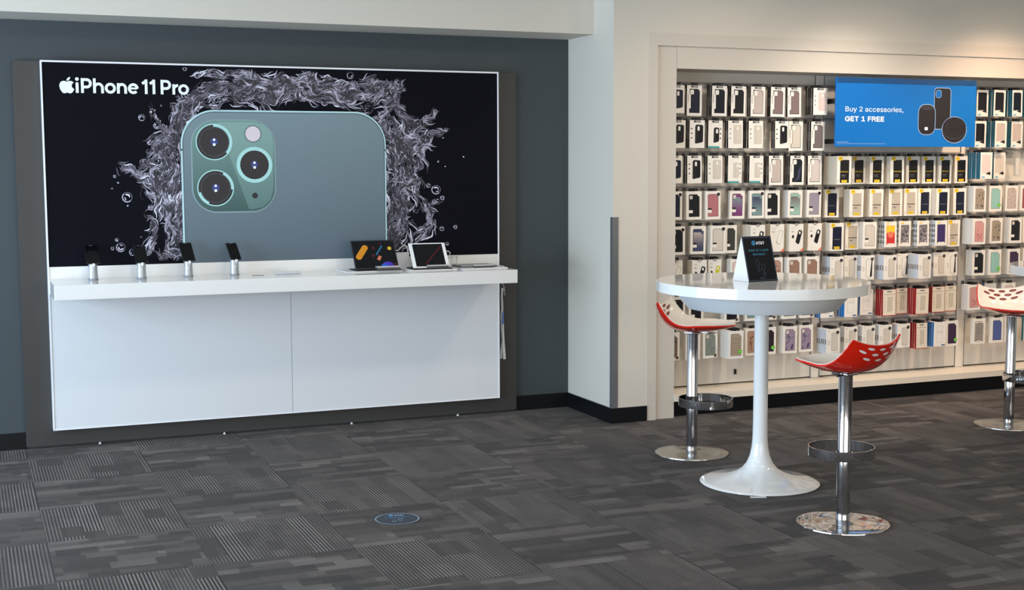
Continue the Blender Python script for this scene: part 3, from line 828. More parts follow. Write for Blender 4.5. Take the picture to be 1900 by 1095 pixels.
# lanyard
la = MB(); LM = mat('silver grey ribbon', (186, 188, 192), 0.4); LBm = mat('blue ribbon', (90, 118, 180), 0.4)
def ribbon(mb, pts, w_, mt, y):
    for i in range(len(pts) - 1):
        (x0, z0, w0), (x1, z1, w1) = pts[i], pts[i + 1]
        w0, w1 = w0 * .72, w1 * .72
        x0, x1 = x0 * .7 - .004, x1 * .7 - .004
        m_ = mt
        mb.box((0, 0, 0), (0, 0, 0), m_) if False else mb.add([(x0 - w0, y, z0), (x0 + w0, y, z0), (x1 + w1, y, z1), (x1 - w1, y, z1), (x0 - w0, y + 0.002, z0), (x0 + w0, y + 0.002, z0), (x1 + w1, y + 0.002, z1), (x1 - w1, y + 0.002, z1)], [(0, 1, 2, 3), (7, 6, 5, 4), (0, 3, 7, 4), (1, 5, 6, 2)], m_)
xl = 2.992
lan = empty('lanyard', (xl, 0.25, 0.88), 'silver and blue lanyard hanging at the right edge of the fixture', 'lanyard')
mb = MB(); ribbon(mb, [(0.0, -0.04, 0.010), (-0.004, -0.10, 0.009), (0.0, -0.17, 0.010), (-0.006, -0.235, 0.013), (0.0, -0.32, 0.014), (0.004, -0.39, 0.010), (-0.010, -0.46, 0.011), (-0.014, -0.51, 0.010)], 0, LM, -0.02); mb.build('ribbon', lan)
mb = MB(); ribbon(mb, [(0.004, -0.22, 0.006), (0.006, -0.33, 0.008), (0.010, -0.40, 0.009), (0.014, -0.46, 0.012), (0.018, -0.515, 0.013)], 0, mat('pale ribbon', (206, 208, 204), 0.4), -0.024); mb.build('ribbon', lan)
mb = MB(); ribbon(mb, [(0.004, -0.20, 0.007), (0.0, -0.28, 0.009)], 0, LBm, -0.0265); mb.build('ribbon', lan, ); 
mb = MB().tube([(0, 0.01, 0.0), (0.0, -0.016, -0.012), (0.006, -0.02, -0.03), (0.010, -0.022, -0.055), (0.004, -0.022, -0.06), (0, -0.02, -0.045)], 0.004, CHROME, 8); mb.tube([(0.010, -0.024, -0.05), (0.012, -0.024, -0.09)], 0.003, CHROME, 8); mb.build('metal_clip', lan)

# ---------------------------------------------------------------- bar tables and tent sign
def bar_table(x, y, label, group='white round bar tables'):
    t_ = empty('bar_table', (x, y, 0), label, 'table', 0, group)
    MB().lathe([(0, 1.0), (0.5372, 1.0), (0.538, 1.0008), (0.538, 1.0508), (0.5368, 1.052), (0, 1.052)], TABLEW, n=128).build('tabletop', t_)
    MB().lathe([(0, 0.913), (0.377, 0.913), (0.380, 0.915), (0.45, 0.9998), (0.0, 0.9998)], SKIRT, n=96).build('apron', t_)
    pr = [(0.0, 0.915), (0.036, 0.915), (0.0365, 0.80), (0.037, 0.5), (0.0375, 0.32), (0.039, 0.24), (0.043, 0.19), (0.052, 0.145), (0.068, 0.105), (0.09, 0.078), (0.12, 0.058), (0.17, 0.038), (0.23, 0.023), (0.28, 0.014), (0.303, 0.010), (0.307, 0.006), (0.305, 0.003), (0.0, 0.003)]
    MB().lathe(pr[1:], TABLEW, n=96).build('pedestal', t_)
    MB().lathe([(0, 0), (0.28, 0), (0.28, 0.004), (0, 0.004)], GREYP, n=64).build('floor_pad', t_, )
    return t_


T1 = (3.478, -2.105)
bar_table(*T1, 'round white pedestal bar table carrying the black tent sign')
bar_table(5.854, -2.072, 'round white bar table cut off by the right photo edge')
sh = MB().bbox((-0.04, -0.012, 0.0), (0.04, 0.012, 0.003), mat('clear shim', (210, 210, 208), 0.2), 0.001).build('plastic_shim'); sh.location = (3.30, -2.37, 0); sh.rotation_euler = (0, 0, R(-20))
tag(sh, 'thin pale shim under the front rim of the table pedestal', 'shim')

# tent sign
ts = empty('tent_sign', (3.448, -2.162, 1.0525), 'black folded tent sign about safe distance on the bar table', 'sign'); ts.rotation_euler = (0, 0, R(6))
W2, HT, DP = 0.093, 0.226, 0.13
TBK = mat('tent print black', (14, 16, 22), 0.25); TE = mat('tent print pale line', (90, 118, 140), 0.4); TT = mat('tent print teal', (70, 150, 180), 0.4); CARD = mat('white card', (228, 228, 226), 0.5); FT = mat('tent print footprint', (48, 64, 78), 0.4)
ln_ = math.hypot(HT, DP / 2); an = math.atan2(DP / 2, HT)
Mf = Matrix.Rotation(-an, 4, 'X')
f_ = MB(); f_.box((-W2, 0, 0), (W2, 0.0015, ln_), CARD); f_.rect(-W2, 0, W2, ln_, 0, TBK, 0.0003)
for a_ in (((-W2 + .004), 0.006, W2 - .004, 0.0075), ((-W2 + .004), ln_ - 0.0075, W2 - .004, ln_ - 0.006), ((-W2 + .004), 0.006, -W2 + .0055, ln_ - 0.006), (W2 - .0055, 0.006, W2 - .004, ln_ - .006)): f_.rect(*a_, -0.0004, TE, 0.0001)
text_mesh(f_, 'AT&T', -0.008, ln_ - 0.043, -0.0007, 0.019, WHT, width=0.052, bold=0.05)
f_.poly(ell(-0.024, ln_ - 0.035, 0.0125), -0.0004, mat('globe blue', (60, 140, 190), 0.4), 0.0002)
for k in range(3): f_.rect(-0.033, ln_ - 0.041 + k * 0.005, -0.016, ln_ - 0.0395 + k * 0.005, -0.0006, TBK, 0.0001)
text_mesh(f_, 'SHOP AT A SAFE', 0, ln_ - 0.078, -0.0007, 0.013, TT, width=0.128, bold=0.008, align='CENTER')
text_mesh(f_, 'DISTANCE', 0, ln_ - 0.099, -0.0007, 0.013, TT, width=0.078, bold=0.008, align='CENTER')
for (cx, cz) in ((-0.018, 0.095), (0.014, 0.073)):
    ringpoly(f_, cx, cz, 0.0, 0.0, -0.0005, FT)
    for (dx, dz, rx, rz_) in ((0, 0.0, 0.0115, 0.020), (0.002, -0.033, 0.008, 0.0095)):
        f_.poly(ell(cx + dx, cz + dz, rx, rz_, 24), -0.0004, FT, 0.0002); f_.poly(ell(cx + dx, cz + dz, rx - 0.003, rz_ - 0.003, 24), -0.0007, TBK, 0.0001)
text_mesh(f_, 'at&t', 0, 0.016, -0.0007, 0.007, TE, width=0.034, align='CENTER')
o = f_.build('front_panel', ts, None); o.matrix_local = Mf
o = MB().box((-W2, 0, 0), (W2, 0.0015, ln_), CARD).build('back_panel', ts); o.matrix_local = Matrix.Translation((0, DP, 0)) @ Matrix.Rotation(an, 4, 'X')
o = MB().add
mb = MB(); mb.add([(-W2, 0, 0.0002), (-W2, DP, 0.0002), (-W2, DP / 2, HT), (-W2 + 0.001, 0, 0.0002), (-W2 + 0.001, DP, 0.0002), (-W2 + 0.001, DP / 2, HT)], [(0, 2, 1), (3, 4, 5), (0, 1, 4, 3), (1, 2, 5, 4), (2, 0, 3, 5)], CARD); mb.build('side_panel', ts)

# ---------------------------------------------------------------- stools
PROF = [(0.237, 0.750, 0.00), (0.236, 0.7495, 0.026), (0.231, 0.748, 0.052), (0.221, 0.745, 0.079), (0.203, 0.740, 0.106), (0.177, 0.733, 0.131), (0.14, 0.7255, 0.153), (0.10, 0.719, 0.170), (0.05, 0.7145, 0.182), (0.0, 0.7125, 0.188), (-0.05, 0.7150, 0.188), (-0.095, 0.7235, 0.184), (-0.13, 0.741, 0.179), (-0.155, 0.765, 0.173), (-0.173, 0.792, 0.168), (-0.187, 0.822, 0.163), (-0.197, 0.848, 0.160)]


def prof(t):
    t = max(0, min(0.99999, t)) * (len(PROF) - 1); i = int(t); f = t - i
    def cr(k):
        p0 = PROF[max(i - 1, 0)][k]; p1 = PROF[i][k]; p2 = PROF[min(i + 1, len(PROF) - 1)][k]; p3 = PROF[min(i + 2, len(PROF) - 1)][k]
        return 0.5 * (2 * p1 + (p2 - p0) * f + (2 * p0 - 5 * p1 + 4 * p2 - p3) * f * f + (3 * p1 - p0 - 3 * p2 + p3) * f ** 3)
    return cr(0), cr(1), max(0, cr(2))


def lerp(t, ks):
    for i in range(len(ks) - 1):
        if t <= ks[i + 1][0]:
            f = (t - ks[i][0]) / (ks[i + 1][0] - ks[i][0]); return ks[i][1] + (ks[i + 1][1] - ks[i][1]) * f
    return ks[-1][1]


def seatpt(t, q):
    s_, z, w_ = prof(t)
    lift = lerp(t, [(0, 0.0), (.2, .010), (.375, .032), (.44, .040), (.5, .043), (.56, .042), (.625, .046), (.69, .056), (.75, .065), (.81, .068), (.875, .062), (.94, .048), (1.0, .034)])
    fwd = lerp(t, [(0, 0.0), (0.55, 0.0), (0.75, 0.022), (1.0, 0.034)])
    return Vector((q * w_, s_ + fwd * q * q, z + lift * abs(q) ** 2.3))   # facing +Y locally


def seatn(t, q):
    e = 0.004
    a = seatpt(min(t + e, 1), q) - seatpt(max(t - e, 0), q); qq = max(-0.98, min(0.98, q))
    tt = max(t, 0.03)
    b = seatpt(tt, qq + 0.02) - seatpt(tt, qq - 0.02)
    n = b.cross(a)
    n = -n if n.z > 0 and t < 0.5 else n
    n.normalize()
    if t >= 0.5 and n.y < 0: n = -n
    if t < 0.7 and n.z < 0: n = -n
    return n


def shell(mb, o0, o1, mt, grow=0.0):
    NT, NQ = 64, 28; vs = []
    for off in (o0, o1):
        for i in range(NT + 1):
            for j in range(NQ + 1):
                t = i / NT; q = -1 + 2 * j / NQ
                vs.append(seatpt(t, q) + seatn(t, q) * off)
    S = (NT + 1) * (NQ + 1); fs = []
    for i in range(NT):
        for j in range(NQ):
            a = i * (NQ + 1) + j; fs.append((a, a + 1, a + NQ + 2, a + NQ + 1)); fs.append((S + a, S + a + NQ + 1, S + a + NQ + 2, S + a + 1))
    rim = [i * (NQ + 1) for i in range(NT + 1)] + [NT * (NQ + 1) + j for j in range(1, NQ + 1)] + [i * (NQ + 1) + NQ for i in range(NT - 1, -1, -1)] + [j for j in range(NQ - 1, 0, -1)]
    for k in range(len(rim)):
        a, b = rim[k], rim[(k + 1) % len(rim)]; fs.append((a, b, S + b, S + a))
    mb.add(vs, fs, mt, True)


HOLES = [(0.955, q) for q in (-0.42, 0.0, 0.42)] + [(0.905, q) for q in (-0.63, -0.21, 0.21, 0.63)] + [(0.853, q) for q in (-0.42, 0.0, 0.42)]


def hole(mb, t0, q0, off, rt, rq, mt):
    n = 20; vs = [seatpt(t0, q0) + seatn(t0, q0) * off]
    ring = []
    for k in (0.5, 1.0):
        for i in range(n):
            a = 2 * PI * i / n; t = t0 + rt * k * math.sin(a); q = q0 + rq * k * math.cos(a); vs.append(seatpt(t, q) + seatn(t, q) * off)
    fs = [(0, 1 + i, 1 + (i + 1) % n) for i in range(n)] + [(1 + i, 1 + n + i, 1 + n + (i + 1) % n, 1 + (i + 1) % n) for i in range(n)]
    mb.add(vs, fs, mt, True)


def make_stool(basem):
    st = bpy.data.objects.new('bar_stool', None); COL.objects.link(st); st.empty_display_size = 0.1
    sw = bpy.data.objects.new('seat', None); COL.objects.link(sw); sw.parent = st
    mb = MB(); shell(mb, 0.0012, -0.0018, CREAM)
    inner = mb.build('seat_inner_shell', sw)
    mb = MB(); shell(mb, -0.0020, -0.0105, RED)
    outer = mb.build('seat_outer_shell', sw)
    mb = MB(); mb2 = MB()
    for t, q in HOLES:
        hole(mb, t, q, 0.0019, 0.0165, 0.135, DRED); hole(mb, t - .002, q, 0.0024, 0.009, 0.09, mat('recess brown', (150, 84, 72), 0.3)); hole(mb2, t, q, -0.0112, 0.0115, 0.115, WHITEP)
    mb.build('perforations', inner, )['label'] = 'dark oval holes in the backrest'
    mb2.build('perforations', outer, )['label'] = 'pale oval holes in the backrest'
    mb = MB(); mb.bbox((-0.04, -0.04, 0.690), (0.04, 0.05, 0.7005), CHROME, 0.003); mb.bbox((-0.014, 0.05, 0.695), (0.014, 0.135, 0.703), CHROME, 0.002)
    mb.tube([(0.03, 0.0, 0.695), (-0.085, -0.02, 0.693)], 0.005, BLACKP, 10)
    mb.build('seat_plate', st)
    MB().lathe([(0.0, 0.01), (0.032, 0.01), (0.032, 0.15), (0.0318, 0.33), (0.0315, 0.331), (0.0315, 0.691), (0.0, 0.691)], CHROME, n=48).build('pole', st)
    MB().lathe([(0.0, 0.0), (0.208, 0.0), (0.210, 0.002), (0.209, 0.006), (0.2, 0.0085), (0.12, 0.011), (0.05, 0.0135), (0.0335, 0.018), (0.0, 0.018)], basem, n=96).build('base', st)
    mb = MB(); cy, r0, r1, z0, z1 = 0.112, 0.146, 0.152, 0.293, 0.338
    mb.lathe([(r0, z0), (r1, z0), (r1 + 0.0008, (z0 + z1) / 2), (r1, z1), (r0, z1), (r0, z0)], CHROME, (0, cy), 96)
    mb.lathe([(0.0322, z0 + 0.004), (0.039, z0 + 0.004), (0.039, z1 - 0.004), (0.0322, z1 - 0.004)], CHROME, (0, 0), 32)
    mb.build('footrest', st)
    return st, sw


def copy_tree(o, parent=None):
    c = o.copy(); COL.objects.link(c); c.parent = parent
    for ch in o.children: copy_tree(ch, c)
    return c


def place_stool(st, x, y, seat_deg, ring_deg, label):
    st.location = (x, y, 0); st.rotation_euler = (0, 0, 0)
    for ch in st.children:
        if ch.name.startswith(('seat', 'seat_plate')): ch.rotation_euler = (0, 0, R(seat_deg - 90))
        elif ch.name.startswith('footrest'): ch.rotation_euler = (0, 0, R(ring_deg - 90))
    tag(st, label, 'stool', 'red and white bar stools')


s1, _ = make_stool(CHROME)
s2, _ = make_stool(BRUSH)
place_stool(s1, 3.389, -2.933, 104.5, 60, 'bar stool seen from behind, glossy red shell and mirror chrome base')
place_stool(s2, 3.516, -1.346, -42, -78, 'bar stool partly behind the table, cream seat facing right')
s3 = copy_tree(s2)
place_stool(s3, 5.777, -1.407, -113, -60, 'bar stool at the right edge, cream perforated backrest facing the camera')

# ---------------------------------------------------------------- slatwall bays
BAYS = [(OX, 5.186, 'left'), (5.262, 6.462, 'middle'), (6.546, 7.80, 'right'), (7.88, OX1, 'far right')]
ROWZ = [[2.160, 1.935, 1.705, 1.473, 1.244, 1.018, 0.780, 0.543], [None, None, 1.702, 1.474, 1.245, 1.012, 0.765, 0.515], [2.180, 1.957, 1.730, 1.489, 1.255, 1.024, 0.772, 0.518]]
RAILZ = [[z + 0.030 for z in (2.160, 1.935, 1.705, 1.473, 1.244, 1.018, 0.780, 0.543)]]
for bi, (xa, xb, nme) in enumerate(BAYS):
    s_ = empty('slatwall_bay', ((xa + xb) / 2, YS + 0.05, 0.15), 'pale slatwall panel with grey rails, %s bay behind the boxes' % nme, 'slatwall', 0, 'slatwall bays')
    child(MB().box((xa + 0.003, YS, 0.16), (xb - 0.003, -0.022, 2.2565), SLAT), 'slat_panel', s_)
    rz_ = ROWZ[min(bi, 2)]
    for k in range(8):
        z = (rz_[k] or ROWZ[0][k]) + 0.020
        rb = MB().box((xa + 0.003, YS - 0.014, z), (xb - 0.003, YS - 0.0002, z + 0.011), RAIL)
        child(rb, 'rail', s_)
for x0, x1, nme in ((5.186, 5.262, 'left and middle'), (6.462, 6.546, 'middle and right'), (7.80, 7.88, 'right and outer')):
    s_ = empty('slatwall_post', ((x0 + x1) / 2, YS + 0.05, 0.15), 'narrow pale upright between the %s bays' % nme, 'upright')
    child(MB().box((x0 + 0.006, YS - 0.002, 0.152), (x1 - 0.006, -0.022, 2.2565), SLATW), 'upright_face', s_)
    child(MB().box((x0 - 0.002, YS + 0.004, 0.152), (x0 + 0.0058, -0.022, 2.2565), GROOVE).box((x1 - 0.0058, YS + 0.004, 0.152), (x1 + 0.002, -0.022, 2.2565), GROOVE), 'slotted_channel', s_)
for x, z in ((4.568, 0.215), (6.99, 0.24)):
    o = MB().bbox((-0.008, -0.014, 0), (0.008, 0, 0.036), BLACKP, 0.003).build('outlet_clip'); o.location = (x, YS, z)
    tag(o, 'tiny black clip low on the %s bay' % ('left' if x < 5 else 'right'), 'clip')

# blue offer sign
SX0, SX1, SZ0, SZ1 = 5.150, 6.335, 1.766, 2.226
SY = -0.40
sg = empty('offer_sign', ((SX0 + SX1) / 2, SY, SZ0), 'bright blue board offering a free accessory, above the middle bay', 'sign')
BL = mat('sign blue', (2, 104, 182), 0.35); BLD = mat('sign header blue', (3, 66, 118), 0.4); HALO = mat('sign pale outline', (130, 160, 200), 0.4); PBK = mat('sign print black', (30, 28, 32), 0.4); PGR = mat('sign print dark grey', (52, 50, 54), 0.4)
child(MB().box((SX0, SY, SZ0), (SX1, SY + 0.012, SZ1), BL), 'board', sg)
child(MB().box((SX0 + 0.008, SY - 0.002, SZ1 - 0.034), (SX1 - 0.002, SY + 0.0119, SZ1 + 0.002), BLD), 'header_strip', sg, 'darker blue header strip')
def sgp(x, y):
    p = on(1, SY, x, y); return p.x, p.z
st_ = MB()
a = sgp(1568.5, 207); b_ = sgp(1676, 207)
text_mesh(st_, 'Buy 2 accessories,', a[0], sgp(1568, 206.5)[1], SY - 0.001, 0.044, WHT, width=b_[0] - a[0], bold=0.0)
a = sgp(1568, 224.5); b_ = sgp(1640, 224.5)
text_mesh(st_, 'GET 1 FREE', a[0], a[1], SY - 0.001, 0.042, WHT, width=b_[0] - a[0], bold=0.045)
child(st_, 'lettering', sg, 'white lettering'); st_ = MB()
for (x0, x1, y, h_) in ((1552.5, 1574, 263.5, 0.004), (1552.5, 1643, 266.5, 0.003)):
    p, q = sgp(x0, y), sgp(x1, y); st_.rect(p[0], p[1] - h_ / 2, q[0], p[1] + h_ / 2, SY, HALO, 0.0008)
child(st_, 'fine_print', sg, 'pale fine print lines')
pr = MB()
def box_px(x0, y0, x1, y1):
    p, q = sgp(x0, y1), sgp(x1, y0); return p[0], p[1], q[0], q[1]
def halo(pts_f, base, r, y):
    x0, z0, x1, z1 = base
    pr.poly(rrect(x0 - 0.006, z0 - 0.006, x1 + 0.006, z1 + 0.006, r + 0.006), y, HALO, 0.0004)
    pr.poly(rrect(x0, z0, x1, z1, r), y - 0.0005, pts_f, 0.0004)
b0 = box_px(1733, 164.5, 1764, 239); halo(PBK, b0, 0.022, SY)
c0 = box_px(1736, 167, 1747, 182); pr.poly(rrect(*c0, 0.02), SY - 0.001, HALO, 0.0003); pr.poly(rrect(c0[0] + 0.004, c0[1] + 0.004, c0[2] - 0.004, c0[3] - 0.004, 0.017), SY - 0.0014, BL, 0.0003)
b0 = box_px(1703.5, 195, 1735, 249); halo(PBK, b0, 0.052, SY - 0.0016)
b1 = box_px(1707, 196.5, 1731, 204); pr.poly(ell((b1[0] + b1[2]) / 2, (b1[1] + b1[3]) / 2, (b1[2] - b1[0]) / 2, (b1[3] - b1[1]) / 2), SY - 0.0026, PGR, 0.0003)
b1 = box_px(1715, 236, 1721, 241.5); pr.poly(rrect(*b1, 0.004), SY - 0.0026, WHT, 0.0003)
cx, cz = sgp(1770, 238); rx = sgp(1792, 238)[0] - cx
pr.poly(ell(cx, cz - 0.012, rx + 0.006, rx * 0.84 + 0.006, 40), SY - 0.0028, HALO, 0.0003)
pr.poly(ell(cx, cz - 0.012, rx, rx * 0.84, 40), SY - 0.0032, PBK, 0.0003)
pr.poly(ell(cx, cz - 0.004, rx * 0.99, rx * 0.72, 40), SY - 0.0036, PGR, 0.0002)
pr.poly(ell(cx, cz + 0.004, rx * 0.98, rx * 0.70, 40), SY - 0.0039, PBK, 0.0002)
ringpoly(pr, cx - 0.004, cz + 0.012, rx * 0.60, rx * 0.63, SY - 0.0042, PGR)
child(pr, 'printed_products', sg, 'printed black accessories')
for (x, y) in ((1540, 187), (1536, 262), (1812, 187), (1812, 262)):
    z = sgp(1560 if x < 1700 else 1800, y)[1]; xx = SX0 + 0.03 if x < 1700 else SX1 - 0.06
    child(MB().box((xx, SY + 0.012, z - 0.016), (xx + 0.03, YS - 0.015, z + 0.016), BLACKP), 'bracket', sg, 'black bracket')

# ---------------------------------------------------------------- boxed accessories
BW = mat('box white card', (232, 228, 220), 0.42); BWB = mat('box bluish white side', (205, 212, 222), 0.4); BKS = mat('box black side', (24, 22, 24), 0.4)
BSD = mat('box cream side', (226, 214, 194), 0.45); TEAL = mat('box teal side', (14, 104, 128), 0.4); BLUE = mat('box bright blue side', (16, 118, 196), 0.4); BRED = mat('box red side', (158, 22, 26), 0.4)
YEL = mat('yellow tag', (232, 196, 48), 0.4); INK = mat('print black', (26, 24, 26), 0.5); GRN = mat('green sticker', (92, 180, 42), 0.4); PLN = mat('print pale grey line', (176, 170, 162), 0.5)
TAB = mat('hang tab black plastic', (20, 19, 20), 0.3); GRY = mat('print mid grey', (128, 124, 120), 0.5); CRM = mat('print cream', (224, 214, 196), 0.45); ORG = mat('print coral', (224, 120, 92), 0.5); CIR = mat('spine grey disc', (118, 124, 126), 0.4)
YTX = mat('print yellow text', (206, 182, 50), 0.5)
COLS = {
    'navy': (28, 31, 50), 'dknavy': (16, 24, 34), 'black': (26, 26, 30), 'beige': (190, 176, 168), 'mauve': (128, 108, 108), 'pink': (222, 198, 192), 'greybrown': (116, 106, 104), 'clear': (206, 198, 186),
    'cloud': (204, 194, 190), 'rose': (176, 112, 118), 'purple': (120, 62, 112), 'teal': (120, 146, 146), 'mint': (150, 186, 172), 'lav': (150, 142, 156), 'gradblue': (66, 70, 98), 'olive': (62, 62, 58), 'wave': (28, 32, 38),
    'yellow': (196, 196, 40), 'brown': (150, 118, 100), 'leopard': (120, 104, 86), 'mottled': (128, 136, 122), 'plank': (168, 150, 128), 'floral': (176, 142, 122), 'dkgreen': (44, 34, 42), 'marble': (150, 128, 150), 'stripe': (110, 122, 116),
    'orange': (186, 150, 118), 'otblack': (26, 24, 26), 'otnavy': (24, 28, 48), 'otclear': (186, 176, 160), 'red': (202, 52, 54), 'bw': (120, 116, 120), 'violet': (62, 48, 96), 'aqua': (146, 190, 180), 'flower': (206, 150, 146),
    'earbud': (160, 146, 128), 'sparkle': (190, 174, 162), 'zebra': (214, 206, 192), 'blue': (84, 98, 150), 'plum': (64, 46, 72), 'brick': (150, 80, 78), 'grey': (120, 112, 106)}


def cm(k):
    if k == 'purple' or k == 'gradblue': pass
    return mat('case ' + k, COLS[k], 0.3, noise=0.0)


TPL = {}
WORD = {'navy': 'navy', 'dknavy': 'dark navy', 'black': 'black', 'beige': 'beige', 'mauve': 'mauve', 'pink': 'pale pink', 'greybrown': 'grey brown', 'clear': 'clear', 'cloud': 'cloudy white', 'rose': 'rose pink', 'purple': 'purple', 'teal': 'grey teal', 'mint': 'mint', 'lav': 'lavender',
        'gradblue': 'blue grey', 'olive': 'dark olive', 'wave': 'black swirled', 'yellow': 'yellow green', 'brown': 'brown', 'leopard': 'leopard print', 'mottled': 'mottled green', 'plank': 'wood plank print', 'floral': 'floral', 'dkgreen': 'dark', 'marble': 'purple marbled', 'stripe': 'striped green',
        'orange': 'tan', 'otblack': 'black', 'otnavy': 'navy', 'otclear': 'clear', 'red': 'red and yellow', 'bw': 'black and white', 'violet': 'violet', 'aqua': 'aqua', 'flower': 'pink flower', 'earbud': 'earbud print', 'sparkle': 'sparkly clear', 'zebra': 'zebra print', 'blue': 'blue', 'plum': 'dark plum', 'brick': 'brick red', 'grey': 'grey'}
DESC = {'S': 'black sided box, %s case', 'P': 'black sided box picturing %s case', 'Q': 'box picturing small %s case', 'W': 'white window box, %s case', 'D': 'black dotted window box, %s case', 'O': 'white box picturing tilted %s case', 'Y': 'yellow tagged box, %s case', 'T': 'white black dotted box, %s outline',
        'L': 'blue sided white box, %s outline', 'R': 'red sided cream box, %s outline', 'C': 'teal sided box, %s case', 'G': 'grey disc sided box, %s case', 'K': 'green stickered box, %s case', 'N': 'brown dotted window box, %s case'}


def pattern(mb, k, x0, z0, x1, z1, y, rnd):
    w_, h_ = x1 - x0, z1 - z0
    if k == 'zebra':
        for i in range(11):
            zc = z0 + h_ * (i + 0.4) / 11
            mb.poly([(x0 + 0.002, zc - 0.003), (x0 + w_ * .5, zc + 0.006), (x1 - 0.002, zc - 0.004), (x1 - 0.002, zc + 0.002), (x0 + w_ * .5, zc + 0.012), (x0 + 0.002, zc + 0.003)], y, INK, 0.0002)
    elif k == 'plank':
        for i in range(1, 8): mb.rect(x0, z0 + h_ * i / 8, x1, z0 + h_ * i / 8 + 0.0015, y, INK, 0.0002)
    elif k in ('leopard', 'floral', 'mottled', 'flower', 'marble', 'earbud', 'bw', 'sparkle'):
        cs = {'leopard': ('olive', 'brown'), 'floral': ('brick', 'olive'), 'mottled': ('teal', 'greybrown'), 'flower': ('rose', 'brick'), 'marble': ('gradblue', 'lav'), 'earbud': ('grey', 'olive'), 'bw': ('cloud', 'black'), 'sparkle': ('lav', 'cloud')}[k]
        for i in range(26 if k != 'flower' else 14):
            zz = z0 + h_ * rnd.uniform(0.08, 0.92) if k != 'flower' else z0 + h_ * rnd.uniform(0.1, 0.6)
            xx = x0 + w_ * rnd.uniform(0.12, 0.88); r_ = rnd.uniform(0.0025, 0.007); a = rnd.uniform(0, 3)
            rl = r_ * (3.0 if k == 'marble' else 1.3)
            ca, sa = (math.cos(1.2), math.sin(1.2)) if k == 'marble' else (math.cos(a), math.sin(a))
            pts = [(xx + rl * math.cos(j / 8 * 6.283) * ca - r_ * .6 * math.sin(j / 8 * 6.283) * sa, zz + rl * math.cos(j / 8 * 6.283) * sa + r_ * .6 * math.sin(j / 8 * 6.283) * ca) for j in range(8)]
            pts = [(min(max(p, x0 + .001), x1 - .001), min(max(q, z0 + .001), z1 - .001)) for p, q in pts]
            mb.poly(pts, y - 0.00005 * (i % 4), cm(cs[i % 2]), 0.0002)
    elif k in ('purple', 'gradblue', 'teal', 'mint'):
        top = {'purple': 'teal', 'gradblue': 'beige', 'teal': 'gradblue', 'mint': 'greybrown'}[k]
        ca, cb = COLS[top], COLS[k]
        for i in range(9):
            t_ = (i + .5) / 9; za = z0 + h_ * (.15 + .80 * i / 9); zb = z0 + h_ * (.15 + .80 * (i + 1) / 9)
            mb.rect(x0 + .001, za, x1 - (.001 if i < 8 else .014), min(zb, z1 - .002), y, mat('case %s blend %d' % (k, i), tuple(cb[c_] + (ca[c_] - cb[c_]) * t_ for c_ in range(3)), 0.3), 0.0001)
    elif k == 'stripe':
        for i in range(6): mb.poly([(x0 + w_ * i / 6, z0 + .002), (x0 + w_ * (i + .5) / 6, z0 + .002), (x0 + w_ * (i + .3) / 6 + .006, z1 - .002), (x0 + w_ * i / 6 + .002, z1 - .002)], y, cm('olive'), 0.0002)
    elif k == 'wave':
        mb.poly([(x0 + .004, z0 + .004), (x0 + w_ * .45, z0 + h_ * .2), (x0 + w_ * .55, z0 + h_ * .55), (x1 - .003, z1 - .02), (x1 - .003, z1 - .03), (x0 + w_ * .8, z0 + h_ * .45), (x0 + w_ * .7, z0 + h_ * .15), (x0 + .01, z0 + .003)], y, cm('gradblue'), 0.0002)
    elif k == 'red':
        mb.rect(x0 + .001, z0 + h_ * .62, x1 - .001, z1 - .001, y, YEL, 0.0002); mb.poly(ell((x0 + x1) / 2, z0 + h_ * .52, w_ * .36, n=20), y - .0003, ORG, 0.0002)


